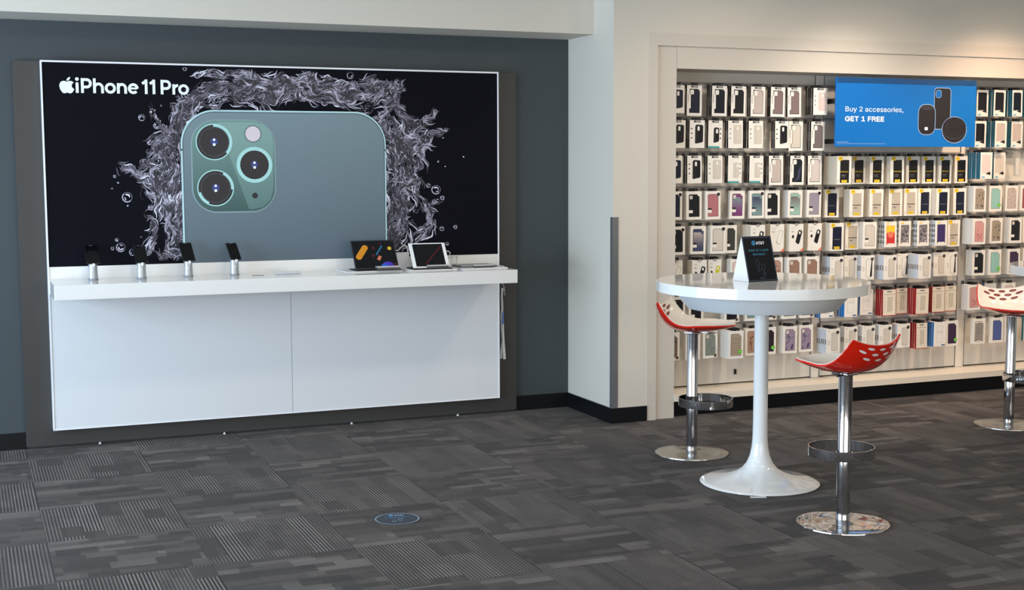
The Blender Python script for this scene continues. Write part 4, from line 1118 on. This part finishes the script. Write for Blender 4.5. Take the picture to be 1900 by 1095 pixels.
def template(ty, k):
    key = (ty, k)
    if key in TPL: return TPL[key]
    rnd = random.Random(hash_(ty + k))
    H = {'S': .196, 'P': .180, 'Q': .180, 'W': .186, 'D': .186, 'N': .186, 'K': .186, 'O': .186, 'Y': .192, 'T': .172, 'L': .178, 'R': .186, 'C': .190, 'G': .180}[ty]
    W = {'S': .100, 'P': .100, 'Q': .096, 'W': .104, 'D': .104, 'N': .104, 'K': .104, 'O': .100, 'Y': .104, 'T': .100, 'L': .098, 'R': .098, 'C': .096, 'G': .094}[ty]
    Dp = {'S': .022, 'P': .022, 'Q': .022, 'Y': .024, 'T': .022, 'R': .020, 'L': .020}.get(ty, .022)
    side = {'S': BKS, 'P': BKS, 'Q': BKS, 'Y': BSD, 'T': BWB, 'R': BRED, 'L': BLUE, 'C': TEAL, 'G': BWB, 'O': BSD}.get(ty, BW)
    front = CRM if ty == 'R' else BW
    h = W / 2
    mb = MB(); mb.box((-h, 0, -H), (h, Dp - 0.0015, 0), side if ty in 'R' else front, left=side); mb.rect(-h, -H, h, 0, 0, front, 0.0002)
    if ty == 'T': mb.add([(-h - .0002, 0.003, -H * .62), (-h - .0002, Dp - .005, -H * .62), (-h - .0002, Dp - .005, -H * .42), (-h - .0002, 0.003, -H * .42)], [(0, 1, 2, 3)], GRY)
    if ty in 'SPQ': mb.add([(-h - .0002, 0.007, -H * .66), (-h - .0002, Dp - .009, -H * .66), (-h - .0002, Dp - .009, -H * .36), (-h - .0002, 0.007, -H * .36)], [(0, 1, 2, 3)], GRY)
    if ty in 'G':
        for i in range(4): mb.add([(-h - .0002, Dp / 2 + .009 * math.cos(a * .785), -H * (.2 + .2 * i) + .014 * math.sin(a * .785)) for a in range(8)], [tuple(range(8))], CIR)
    y = -0.0004; cs = MB(); lb = MB(); sk = MB(); sk2 = MB()
    c = cm(k)
    if ty == 'S':
        wx0, wz0, wx1, wz1 = -h + .026, -H + .018, h - .014, -.022
        cs.poly([(wx0 - .010, wz0), (wx1, wz0), (wx1, wz1 - .014), (wx1 - .012, wz1), (wx0 - .008, wz1), (wx0 - .008, wz1 - .034), (wx0, wz1 - .036), (wx0, wz0 + .030), (wx0 - .010, wz0 + .028)], y + .0002, INK, .0003)
        cs.poly([(wx0 - .007, wz0 + .003), (wx1 - .003, wz0 + .003), (wx1 - .003, wz1 - .016), (wx1 - .014, wz1 - .003), (wx0 + .002, wz1 - .003), (wx0 + .002, wz0 + .030), (wx0 - .007, wz0 + .026)], y - .0001, c, .0003)
        cs.poly(rrect(wx0 - .004, wz1 - .036, wx0 + .020, wz1 - .006, .006), y - .0005, BW, .0002)
        if k in ('wave',): pattern(cs, k, wx0 + .003, wz0 + .004, wx1 - .003, wz1 - .02, y - .0005, rnd)
        lb.rect(-.022, -.014, .022, -.002, y, INK, .0003); lb.rect(-.010, -.0095, .018, -.006, y - .0003, BW, .0002); lb.rect(-h + .006, -.11, -h + .012, -.055, y, PLN, .0002)
    elif ty in 'PQ':
        if ty == 'P': x0, z0, x1, z1 = -.014, -H + .028, .040, -.030
        else: x0, z0, x1, z1 = -.012, -H + .034, .026, -.046
        dark = k != 'clear' and k != 'pink'
        if dark:
            cs.poly([(x0, z0 + .004), (x0 + .006, z0), (x1 - .006, z0 + .008), (x1, z0 + .016), (x1, z1 - .006), (x1 - .008, z1), (x0 + .010, z1 + .002), (x0 + .001, z1 - .008)], y, INK, .0003)
            cs.poly(rrect(x0 + .012, z0 + .012, x1 - .002, z1 - .004, .006), y - .0003, c, .0002)
            cs.poly(rrect(x0 + .016, z1 - .038, x0 + .030, z1 - .010, .005), y - .0006, BW, .0002)
        else:
            cs.poly(rrect(x0, z0, x1, z1, .009), y, PLN if k == 'clear' else cm('beige'), .0003); cs.poly(rrect(x0 + .002, z0 + .002, x1 - .002, z1 - .002, .008), y - .0003, cm('clear') if k == 'clear' else c, .0002)
            cs.rect(x0 + .014, z0 + .004, x0 + .0155, z1 - .008, y - .0005, PLN, .0002); cs.poly(rrect(x0 + .022, z1 - .030, x0 + .036, z1 - .010, .005), y - .0005, BW, .0002)
        lb.rect(-.022, -.014, .022, -.002, y, INK, .0003); lb.rect(-.010, -.0095, .018, -.006, y - .0003, BW, .0002)
        for i in range(3): lb.poly(ell((-h + .014) if ty == 'P' else (h - .013), -.055 - i * .03, .005, n=10), y, INK if dark else GRY, .0002)
        if ty == 'Q': sk.rect(-h, -H, h * .6, -H + .012, y, mat('print teal', (60, 150, 150), .4), .0002)
    elif ty in 'WDNK':
        x0, z0, x1, z1 = -h + .017, -H + .018, h - .015, -.020
        n_ = .014
        ol = lambda d: [(x0 + d, z0 + d), (x1 - d, z0 + d), (x1 - d, z1 - n_ - d), (x1 - n_ * .4 - d, z1 - n_ - d * .6), (x1 - n_ - d, z1 - d - n_ * .3), (x1 - n_ - d, z1 - d), (x0 + .006, z1 - d), (x0 + d, z1 - .006)]
        cs.poly(ol(0), y + .0002, mat('window edge', (70, 64, 62), .5), .0003); cs.poly(ol(.0022), y - .0001, c, .0003)
        pattern(cs, k, x0 + .003, z0 + .003, x1 - .003, z1 - .016, y - .0005, rnd)
        if ty in 'WD' and k in ('navy', 'black', 'rose', 'purple', 'teal', 'mint', 'lav', 'gradblue', 'olive', 'clear'):
            lb.rect(x0, z0 + .045, x0 + .026, z0 + .056, y - .0004, INK, .0003); lb.rect(x0, z0 + .025, x0 + .026, z0 + .044, y - .0004, BW, .0003)
        cs.poly(rrect(x0 + .005, z1 - .032, x0 + .025, z1 - .008, .006), y - .0009, cm('clear'), .0002) if k in ('purple', 'marble', 'black', 'mottled', 'brown') else None
        if ty == 'D': sk.poly(ell(h - .015, -.022, .011, n=20), y - .001, INK, .0003)
        if ty == 'N': sk.poly(ell(h - .017, -H + .017, .011, n=20), y - .001, cm('brown'), .0003); sk.poly(ell(h - .017, -H + .017, .006, n=16), y - .0014, INK, .0002)
        if ty == 'K': sk.poly(ell(h - .022, -H + .045, .014, n=20), y - .001, GRN, .0003); sk.poly(ell(h - .022, -H + .045, .007, n=16), y - .0014, mat('pale green', (150, 210, 110), .4), .0002)
    elif ty == 'O':
        q = [(-.006, -.122), (.012, -.138), (.022, -.132), (.042, -.055), (.038, -.046), (.022, -.040), (.014, -.046)]
        if k == 'clear':
            cs.poly(q, y, INK, .0003); cx = sum(p[0] for p in q) / 7; cz = sum(p[1] for p in q) / 7
            cs.poly([(cx + (p[0] - cx) * .92, cz + (p[1] - cz) * .96) for p in q], y - .0003, BW, .0002)
        else:
            cs.poly(q, y, c, .0003)
            lb.poly([(-.034, -.088), (-.022, -.10), (-.014, -.082), (-.026, -.072)], y, INK, .0002)
        cs.poly(rrect(.018, -.070, .030, -.050, .005), y - .0006, BW, .0002)
        lb.rect(-.036, -.030, -.016, -.027, y, PLN, .0002); lb.rect(-.036, -.056, -.018, -.048, y, PLN, .0002)
        sk.poly([(.024, -H), (h, -H), (h, -H + .026)], y, ORG, .0002)
        sk.poly(ell(0, -.004, .014, .009, 16), y, PLN, .0002)
    elif ty == 'Y':
        x0, z0, x1, z1 = -h + .022, -H + .010, h - .016, -.026
        cs.poly(rrect(x0, z0, x1, z1, .003), y + .0001, c, .0003)
        if k == 'otclear': cs.rect(x0 + .002, z0 + .070, x1 - .002, z0 + .075, y - .0003, INK, .0002); cs.rect(x0 + .010, z0 + .048, x0 + .034, z0 + .058, y - .0003, GRY, .0002)
        elif k == 'otnavy': cs.rect(x0 + .010, z0 + .068, x1 - .012, z0 + .071, y - .0003, GRY, .0002)
        else:
            text_mesh(lb, 'Defender', x0 + .004, z0 + .072, y - .0004, .013, YTX, width=.055, bold=.01)
            lb.rect(x0 + .010, z0 + .050, x0 + .040, z0 + .054, y - .0003, GRY, .0002); lb.rect(x0 + .010, z0 + .040, x0 + .040, z0 + .042, y - .0003, GRY, .0002)
        for i in range(2): lb.poly(ell(-h + .008, -H + .018 + i * .012, .003, n=8), y, GRY, .0002)
        sk.poly(rrect(-h + .010, -.030, -h + .038, -.003, .004), y - .0004, YEL, .0003); sk.rect(-h + .014, -.016, -h + .034, -.012, y - .0008, mat('tag print', (150, 120, 20), .5), .0001)
        sk2.rect(x0 + .012, z0 + .002, x1 - .014, z0 + .020, y - .0004, YEL, .0003); sk2.rect(x0 + .018, z0 + .010, x1 - .020, z0 + .013, y - .0008, mat('tag print', (150, 120, 20), .5), .0001)
    elif ty == 'T':
        x0, z0, x1, z1 = -.012, -H + .018, .036, -.028
        cs.poly(rrect(x0, z0, x1, z1, .010), y, GRY, .0003); cs.poly(rrect(x0 + .0022, z0 + .0022, x1 - .001, z1 - .0015, .009), y - .0003, cm('clear') if k == 'clear' else BW, .0002)
        if k != 'clear': cs.poly([(x1 - .018, z0 + .004), (x1 - .002, z0 + .006), (x1 - .002, z1 - .010), (x1 - .008, z1 - .004)], y - .0006, c, .0002)
        lb.rect(-h + .008, -.014, -h + .024, -.010, y, PLN, .0002)
        for i in range(3): lb.rect(-h + .008, -.085 - i * .012, -h + .028, -.081 - i * .012, y, PLN, .0002)
        lb.rect(h - .050, -H + .006, h - .006, -H + .009, y, PLN, .0002)
        sk.poly(ell(h - .017, -.026, .0115, n=20), y - .001, INK, .0003); sk.rect(h - .022, -.028, h - .012, -.024, y - .0014, GRY, .0002)
    elif ty == 'L':
        cs.poly(rrect(-.026, -H + .030, .022, -.030, .004), y, PLN, .0003); cs.poly(rrect(-.0245, -H + .0315, .0205, -.0315, .004), y - .0003, BW, .0002)
        lb.rect(-.02, -.080, .022, -.077, y - .0006, PLN, .0002); lb.rect(-.02, -.066, .022, -.064, y - .0006, PLN, .0002)
        sk.rect(h - .034, -H + .006, h - .006, -H + .015, y, mat('print steel blue', (70, 100, 140), .4), .0003)
    elif ty == 'R':
        cs.poly([(-.014, -H + .030), (.020, -H + .036), (.022, -.050), (.012, -.054), (-.004, -.054), (-.012, -.050)], y, GRY, .0003)
        cs.poly([(-.0125, -H + .032), (.0185, -H + .0375), (.020, -.052), (.012, -.0555), (-.004, -.0555), (-.0105, -.052)], y - .0003, mat('print stone', (196, 188, 170), .5), .0002)
        lb.rect(-.020, -.018, .018, -.010, y, GRY, .0002); lb.rect(-h + .006, -.034, h - .006, -.0315, y, GRY, .0002)
        for i in range(3): lb.poly(ell(-h + .013, -.085 - i * .022, .004, n=8), y, PLN, .0002)
        sk.rect(-h, -H, h, -H + .005, y, BRED, .0003)
    elif ty == 'C':
        x0, z0, x1, z1 = -h + .012, -H + .036, h - .014, -.018
        cs.poly([(x0, z0 + .006), (x1, z0 + .012), (x1, z1 - .008), (x1 - .008, z1), (x0, z1)], y, c, .0003)
        lb.poly([(x1 - .040, z0 + .002), (x1, z0 - .010), (x1, z0 + .012), (x1 - .010, z0 + .014)], y - .0004, INK, .0003)
        sk.rect(-h + .012, -H + .006, -h + .038, -H + .018, y, mat('print sky', (120, 175, 200), .4), .0003)
    elif ty == 'G':
        x0, z0, x1, z1 = -h + .016, -H + .018, h - .014, -.028
        cs.rect(x0, z0, x1, z1, y + .0001, c, .0003); pattern(cs, k, x0, z0, x1, z1, y - .0003, rnd)
        sk.rect(x0 + .002, -.020, x0 + .020, -.010, y, YEL, .0002); sk2.rect(x0 + .006, z0 - .006, x1 - .006, z0 + .008, y - .0006, BW, .0002)
    hd_ = MB(); hd_.bbox((-.025, .001, -.004), (.025, .004, .0185), TAB, .002, 1)
    if ty in 'TOYR': hd_.box((-.020, .004, .004), (.020, Dp - .002, .012), TAB)
    root = mb.build('phone_case_box'); ch = []
    for n_, m_ in (('display_window', cs), ('printed_label', lb), ('sticker', sk), ('sticker', sk2), ('hang_tab', hd_)):
        if m_.v: ch.append(m_.build(n_, root))
    for o_ in [root] + ch: COL.objects.unlink(o_)
    TPL[key] = (root, ch, W, H, Dp)
    return TPL[key]


def hash_(s):
    v = 7
    for c_ in s: v = (v * 131 + ord(c_)) % 1000003
    return v


# (bay, row) -> list of (xl, xr, type, colour, count);  xl/xr measured on the photo
ST = {
    (0, 0): [(1242, 1270, 'P', 'navy', 1), (1274, 1303, 'S', 'navy', 1), (1321, 1349, 'S', 'dknavy', 3), (1356, 1385, 'S', 'black', 2), (1392, 1421, 'S', 'beige', 2), (1430, 1457, 'S', 'mauve', 2), (1461, 1486, 'S', 'mauve', 2), (1508, 1536, 'P', 'pink', 4)],
    (0, 1): [(1244, 1272, 'P', 'black', 1), (1279, 1308, 'P', 'black', 2), (1314, 1341, 'Q', 'black', 1), (1350, 1379, 'P', 'clear', 2), (1389, 1416, 'P', 'clear', 3), (1438, 1463, 'P', 'black', 2), (1463, 1490, 'S', 'clear', 1), (1505, 1530, 'S', 'greybrown', 2)],
    (0, 2): [(1238, 1266, 'P', 'navy', 1), (1275, 1302, 'P', 'black', 2), (1312, 1341, 'P', 'clear', 2), (1350, 1378, 'Q', 'clear', 2), (1390, 1417, 'Q', 'clear', 3), (1426, 1453, 'S', 'beige', 3), (1466, 1492, 'S', 'wave', 3), (1498, 1525, 'S', 'cloud', 1)],
    (0, 3): [(1237, 1266, 'D', 'navy', 1), (1273, 1302, 'W', 'black', 2), (1308, 1337, 'D', 'rose', 2), (1352, 1384, 'W', 'purple', 1), (1390, 1418, 'D', 'teal', 1), (1419, 1447, 'W', 'black', 1), (1461, 1490, 'W', 'mint', 3), (1497, 1524, 'D', 'lav', 3)],
    (0, 4): [(1242, 1271, 'D', 'black', 2), (1281, 1310, 'W', 'gradblue', 1), (1318, 1346, 'D', 'clear', 2), (1346, 1367, 'W', 'olive', 1), (1392, 1420, 'O', 'black', 5), (1429, 1455, 'O', 'clear', 3), (1464, 1491, 'O', 'black', 4), (1499, 1525, 'O', 'black', 3)],
    (0, 5): [(1238, 1267, 'O', 'clear', 1), (1284, 1311, 'O', 'black', 3), (1314, 1338, 'O', 'yellow', 2), (1355, 1380, 'W', 'pink', 2), (1400, 1426, 'W', 'brown', 2), (1429, 1452, 'W', 'floral', 1), (1460, 1487, 'W', 'brown', 2), (1493, 1520, 'W', 'brown', 2)],
    (0, 6): [(1243, 1271, 'W', 'black', 1), (1278, 1305, 'W', 'black', 1), (1343, 1372, 'N', 'black', 2), (1382, 1408, 'D', 'teal', 1), (1414, 1442, 'N', 'navy', 1), (1450, 1478, 'W', 'stripe', 1), (1484, 1510, 'N', 'orange', 1)],
    (0, 7): [(1233, 1261, 'N', 'leopard', 1), (1272, 1299, 'W', 'black', 2), (1304, 1331, 'N', 'mottled', 1), (1351, 1380, 'K', 'plank', 6), (1382, 1410, 'W', 'floral', 1), (1413, 1440, 'K', 'dkgreen', 1), (1453, 1479, 'W', 'marble', 3), (1482, 1508, 'W', 'marble', 1)],
    (1, 2): [(1553, 1580, 'Y', 'otblack', 6), (1580, 1606, 'Y', 'otblack', 1), (1613, 1641, 'Y', 'otblack', 3), (1652, 1677, 'Y', 'otblack', 4), (1681, 1706, 'Y', 'otblack', 2), (1711, 1736, 'Y', 'otblack', 2), (1742, 1766, 'Y', 'otblack', 2), (1771, 1795, 'Y', 'otblack', 1)],
    (1, 3): [(1530, 1557, 'Y', 'otnavy', 1), (1576, 1603, 'Y', 'otclear', 3), (1613, 1640, 'Y', 'otclear', 3), (1649, 1674, 'Y', 'otclear', 2), (1677, 1702, 'Y', 'otclear', 1), (1703, 1728, 'Y', 'otnavy', 1), (1737, 1762, 'Y', 'otnavy', 3), (1768, 1793, 'Y', 'otnavy', 2)],
    (1, 4): [(1539, 1566, 'Y', 'otnavy', 4), (1568, 1595, 'Y', 'otclear', 1), (1601, 1627, 'W', 'clear', 2), (1640, 1664, 'G', 'red', 3), (1667, 1691, 'G', 'bw', 1), (1700, 1725, 'G', 'bw', 2), (1734, 1758, 'G', 'violet', 3), (1758, 1781, 'Y', 'otclear', 1)],
    (1, 5): [(1539, 1566, 'T', 'clear', 4), (1566, 1590, 'T', 'clear', 1), (1597, 1623, 'T', 'black', 3), (1639, 1664, 'T', 'clear', 5), (1665, 1687, 'T', 'black', 1), (1703, 1728, 'T', 'clear', 6), (1731, 1756, 'T', 'clear', 1), (1755, 1776, 'T', 'black', 1)],
    (1, 6): [(1521, 1548, 'L', 'clear', 3), (1567, 1591, 'L', 'clear', 4), (1595, 1621, 'L', 'clear', 1), (1637, 1663, 'R', 'clear', 4), (1663, 1683, 'R', 'clear', 1), (1699, 1724, 'R', 'clear', 5), (1729, 1753, 'R', 'clear', 2), (1753, 1774, 'R', 'clear', 1)],
    (1, 7): [(1532, 1559, 'T', 'clear', 5), (1566, 1591, 'T', 'clear', 3), (1599, 1624, 'T', 'clear', 3), (1629, 1656, 'T', 'clear', 3), (1663, 1690, 'T', 'clear', 3), (1700, 1720, 'R', 'clear', 4), (1732, 1756, 'L', 'clear', 4), (1755, 1777, 'K', 'plum', 1)],
    (2, 0): [(1811, 1835, 'C', 'black', 1), (1843, 1867, 'C', 'black', 3), (1878, 1897, 'C', 'dknavy', 4), (1908, 1930, 'C', 'black', 3)],
    (2, 1): [(1807, 1831, 'C', 'black', 1), (1845, 1869, 'C', 'beige', 4), (1875, 1899, 'C', 'beige', 2), (1909, 1931, 'C', 'beige', 2)],
    (2, 2): [(1818, 1842, 'C', 'pink', 6), (1842, 1867, 'C', 'clear', 1)],
    (2, 3): [(1806, 1830, 'W', 'earbud', 4), (1835, 1859, 'K', 'aqua', 2), (1864, 1890, 'W', 'sparkle', 1), (1893, 1917, 'W', 'brick', 1)],
    (2, 4): [(1805, 1829, 'W', 'flower', 5), (1837, 1860, 'W', 'earbud', 3), (1872, 1896, 'W', 'black', 4), (1897, 1920, 'W', 'grey', 1)],
    (2, 5): [(1804, 1828, 'W', 'black', 3), (1834, 1858, 'K', 'aqua', 2), (1869, 1893, 'W', 'plum', 3), (1897, 1920, 'W', 'brick', 1)],
    (2, 6): [(1795, 1819, 'W', 'flower', 3), (1824, 1850, 'L', 'clear', 1), (1860, 1884, 'W', 'pink', 1)],
    (2, 7): [(1803, 1830, 'W', 'zebra', 1), (1837, 1863, 'W', 'blue', 1), (1864, 1888, 'W', 'marble', 1), (1898, 1921, 'C', 'mint', 1)],
}
ROWN = ['top', 'second', 'third', 'fourth', 'fifth', 'sixth', 'seventh', 'bottom']
ORD = ['first', 'second', 'third', 'fourth', 'fifth', 'sixth', 'seventh', 'eighth']
BAYN = ['left', 'middle', 'right']
rnd = random.Random(5)
HK = mat('hook wire', (120, 118, 116), 0.3, 0.8)
hook_mesh = {}


def hook(x, z, ytip, label):
    L_ = round((YS - 0.014 - ytip) / 0.01) * 0.01
    if L_ not in hook_mesh:
        mb = MB(); mb.tube([(0, 0, 0), (0, -L_ + .01, 0.001), (0, -L_, 0.010)], 0.0022, HK, 6)
        mb.bbox((-.012, -.004, -.016), (.012, 0.0, .012), HK, .001, 1)
        hook_mesh[L_] = mb.build('peg_hook').data
        ob = [o_ for o_ in COL.objects if o_.data == hook_mesh[L_]][0]; bpy.data.objects.remove(ob)
        ob = MB().box((-.001, -.0, 0), (.001, 0.0001, 0.0001), HK)
    o_ = bpy.data.objects.new('peg_hook', hook_mesh[L_]); COL.objects.link(o_); o_.location = (x, YS - 0.0142, z)
    tag(o_, label, 'hook', 'wire hooks of the slatwall')


stacks = []
for (bay, row), lst in ST.items():
    for si, (xl, xr, ty, k, n) in enumerate(lst):
        root, ch, W, H, Dp = template(ty, k)
        n_act = n
        tot = n_act * (Dp + 0.001)
        yf = YS - 0.014 - (0.075 if ty in 'SPQ' else 0.055) - tot - (0.03 if ty in 'SPQWDNK' and n_act < 3 else 0.0)
        yf = max(yf, -0.345)
        zt = ROWZ[bay][row]
        pm = CAM  # x from the middle of the measured front
        zc = zt - H / 2
        # intersect the vertical plane through the measured column with the front plane at height zc
        xm = (xl + xr) / 2; ylo, yhi = 0, 1095
        for _ in range(30):
            ym = (ylo + yhi) / 2
            if on(1, yf, xm, ym).z > zc: ylo = ym
            else: yhi = ym
        X = on(1, yf, xm, ym).x
        sx = abs(on(1, yf, xr, ym).x - on(1, yf, xl, ym).x) / W
        stacks.append(dict(bay=bay, row=row, si=si, ty=ty, k=k, n=n_act, yf=yf, X=X, zt=zt, sx=min(max(sx, .82), 1.12), tot=len(lst)))

LIMIT = 300
nfront = len(stacks)
budget = LIMIT - nfront
# behind boxes: nearest layers first
behind = []
for s_ in stacks:
    for j in range(1, s_['n']): behind.append((j, s_))
behind.sort(key=lambda q: (q[0], -q[1]['X'] * 0))
keep = behind[:budget]; rest = behind[budget:]


def put(s_, j, label, full=True):
    root, ch, W, H, Dp = template(s_['ty'], s_['k'])
    r_ = root.copy(); COL.objects.link(r_)
    jx, ja = (rnd.uniform(-.0015, .0015), rnd.uniform(-.8, .8)) if j else (0, rnd.uniform(-.8, .8))
    r_.location = (s_['X'] + jx, s_['yf'] + j * (Dp + .001), s_['zt'])
    r_.scale = (s_['sx'], 1, 1); r_.rotation_euler = (0, R(ja), 0)
    for c_ in ch:
        if not full and not c_.name.startswith('hang_tab'): continue
        d = c_.copy(); COL.objects.link(d); d.parent = r_
    tag(r_, label, 'phone case box', 'boxed phone cases in the %s row of the %s bay' % (ROWN[s_['row']], BAYN[s_['bay']]))
    return r_


for s_ in stacks:
    bw, rw_ = BAYN[s_['bay']], ROWN[s_['row']]
    d = DESC[s_['ty']] % WORD[s_['k']]
    put(s_, 0, '%s, %s box from left, %s row, %s bay' % (d, ORD[s_['si']], rw_, bw))
    s_['hx'] = s_['X']
    ytip = min(s_['yf'] - 0.055, s_['yf'] - 0.02)
    hook(s_['X'], s_['zt'] + 0.0085, max(ytip, -0.40), 'wire hook of the %s stack from left, %s row, %s bay' % (ORD[s_['si']], rw_, bw))
for j, s_ in keep:
    put(s_, j, '%s box behind the front one, %s stack from left, %s row, %s bay' % (ORD[j - 1], ORD[s_['si']], ROWN[s_['row']], BAYN[s_['bay']]), False)
if rest:
    mb = MB()
    for j, s_ in rest:
        root, ch, W, H, Dp = template(s_['ty'], s_['k'])
        side = root.data.materials
        X, Y, Z = s_['X'], s_['yf'] + j * (Dp + .001), s_['zt']; h = W / 2 * s_['sx']
        for me, off in ((root.data, 0),):
            mi = [m_ for m_ in me.materials]
            vs = [(X + v.co.x * s_['sx'], Y + v.co.y, Z + v.co.z) for v in me.vertices]
            for p in me.polygons: pass
            base = len(mb.v); mb.v += vs
            for p in me.polygons: mb.f.append([base + a for a in p.vertices]); mb.m.append(mb.mi(mi[p.material_index])); mb.sm.append(False)
        mb.box((X - .017, Y + .001, Z), (X + .017, Y + .004, Z + .016), TAB)
    o = mb.build('stacked_case_boxes'); tag(o, 'deeper boxes of the fullest hooks, only their side edges showing', 'phone case boxes', None, 'stuff')
for root, ch, *_ in TPL.values():
    for c_ in ch: bpy.data.objects.remove(c_)
    bpy.data.objects.remove(root)

# a clear empty package hanging in the third row of the right bay
p = on(1, -0.26, 1889, 314)
o = MB().bbox((-.028, 0, -.165), (.028, .02, 0), CLEAR, .006).build('clear_package', loc=(p.x, -0.26, 1.72)); tag(o, 'slim clear package hanging alone, third row of the right bay', 'package')
MB().bbox((-.020, .004, -.155), (.020, .012, -.03), mat('pale insert', (222, 216, 206), .5), .002).build('card_insert', o)
hook(p.x, 1.726, -0.30, 'wire hook holding the slim clear package, right bay')

# recessed ceiling fixtures that carry the lamps; last three go with the added box spots
for i, (x, y) in enumerate([(0.6, -1.9), (2.2, -1.9), (0.6, -5.0), (3.4, -4.4), (5.6, -3.4), (4.2, -1.6), (7.4, -2.2)] + [(s_[0], s_[1]) for s_ in SPOTS]):
    f_ = MB().lathe([(0.09, 0), (0.11, -0.004), (0.11, 0), (0.09, 0.0)], WHITEP, n=32).build('ceiling_light', loc=(x, y, CEIL)); tag(f_, 'recessed round ceiling light above the %s' % ('left carpet', 'poster counter', 'front left carpet', 'front carpet', 'far bar table', 'near bar table', 'right stools', 'blue sign', 'right bay', 'outer bay', 'left bay, added to brighten boxes', 'middle bay, added to brighten boxes', 'right bay front, added to brighten boxes')[i], 'ceiling light', 'recessed ceiling lights')
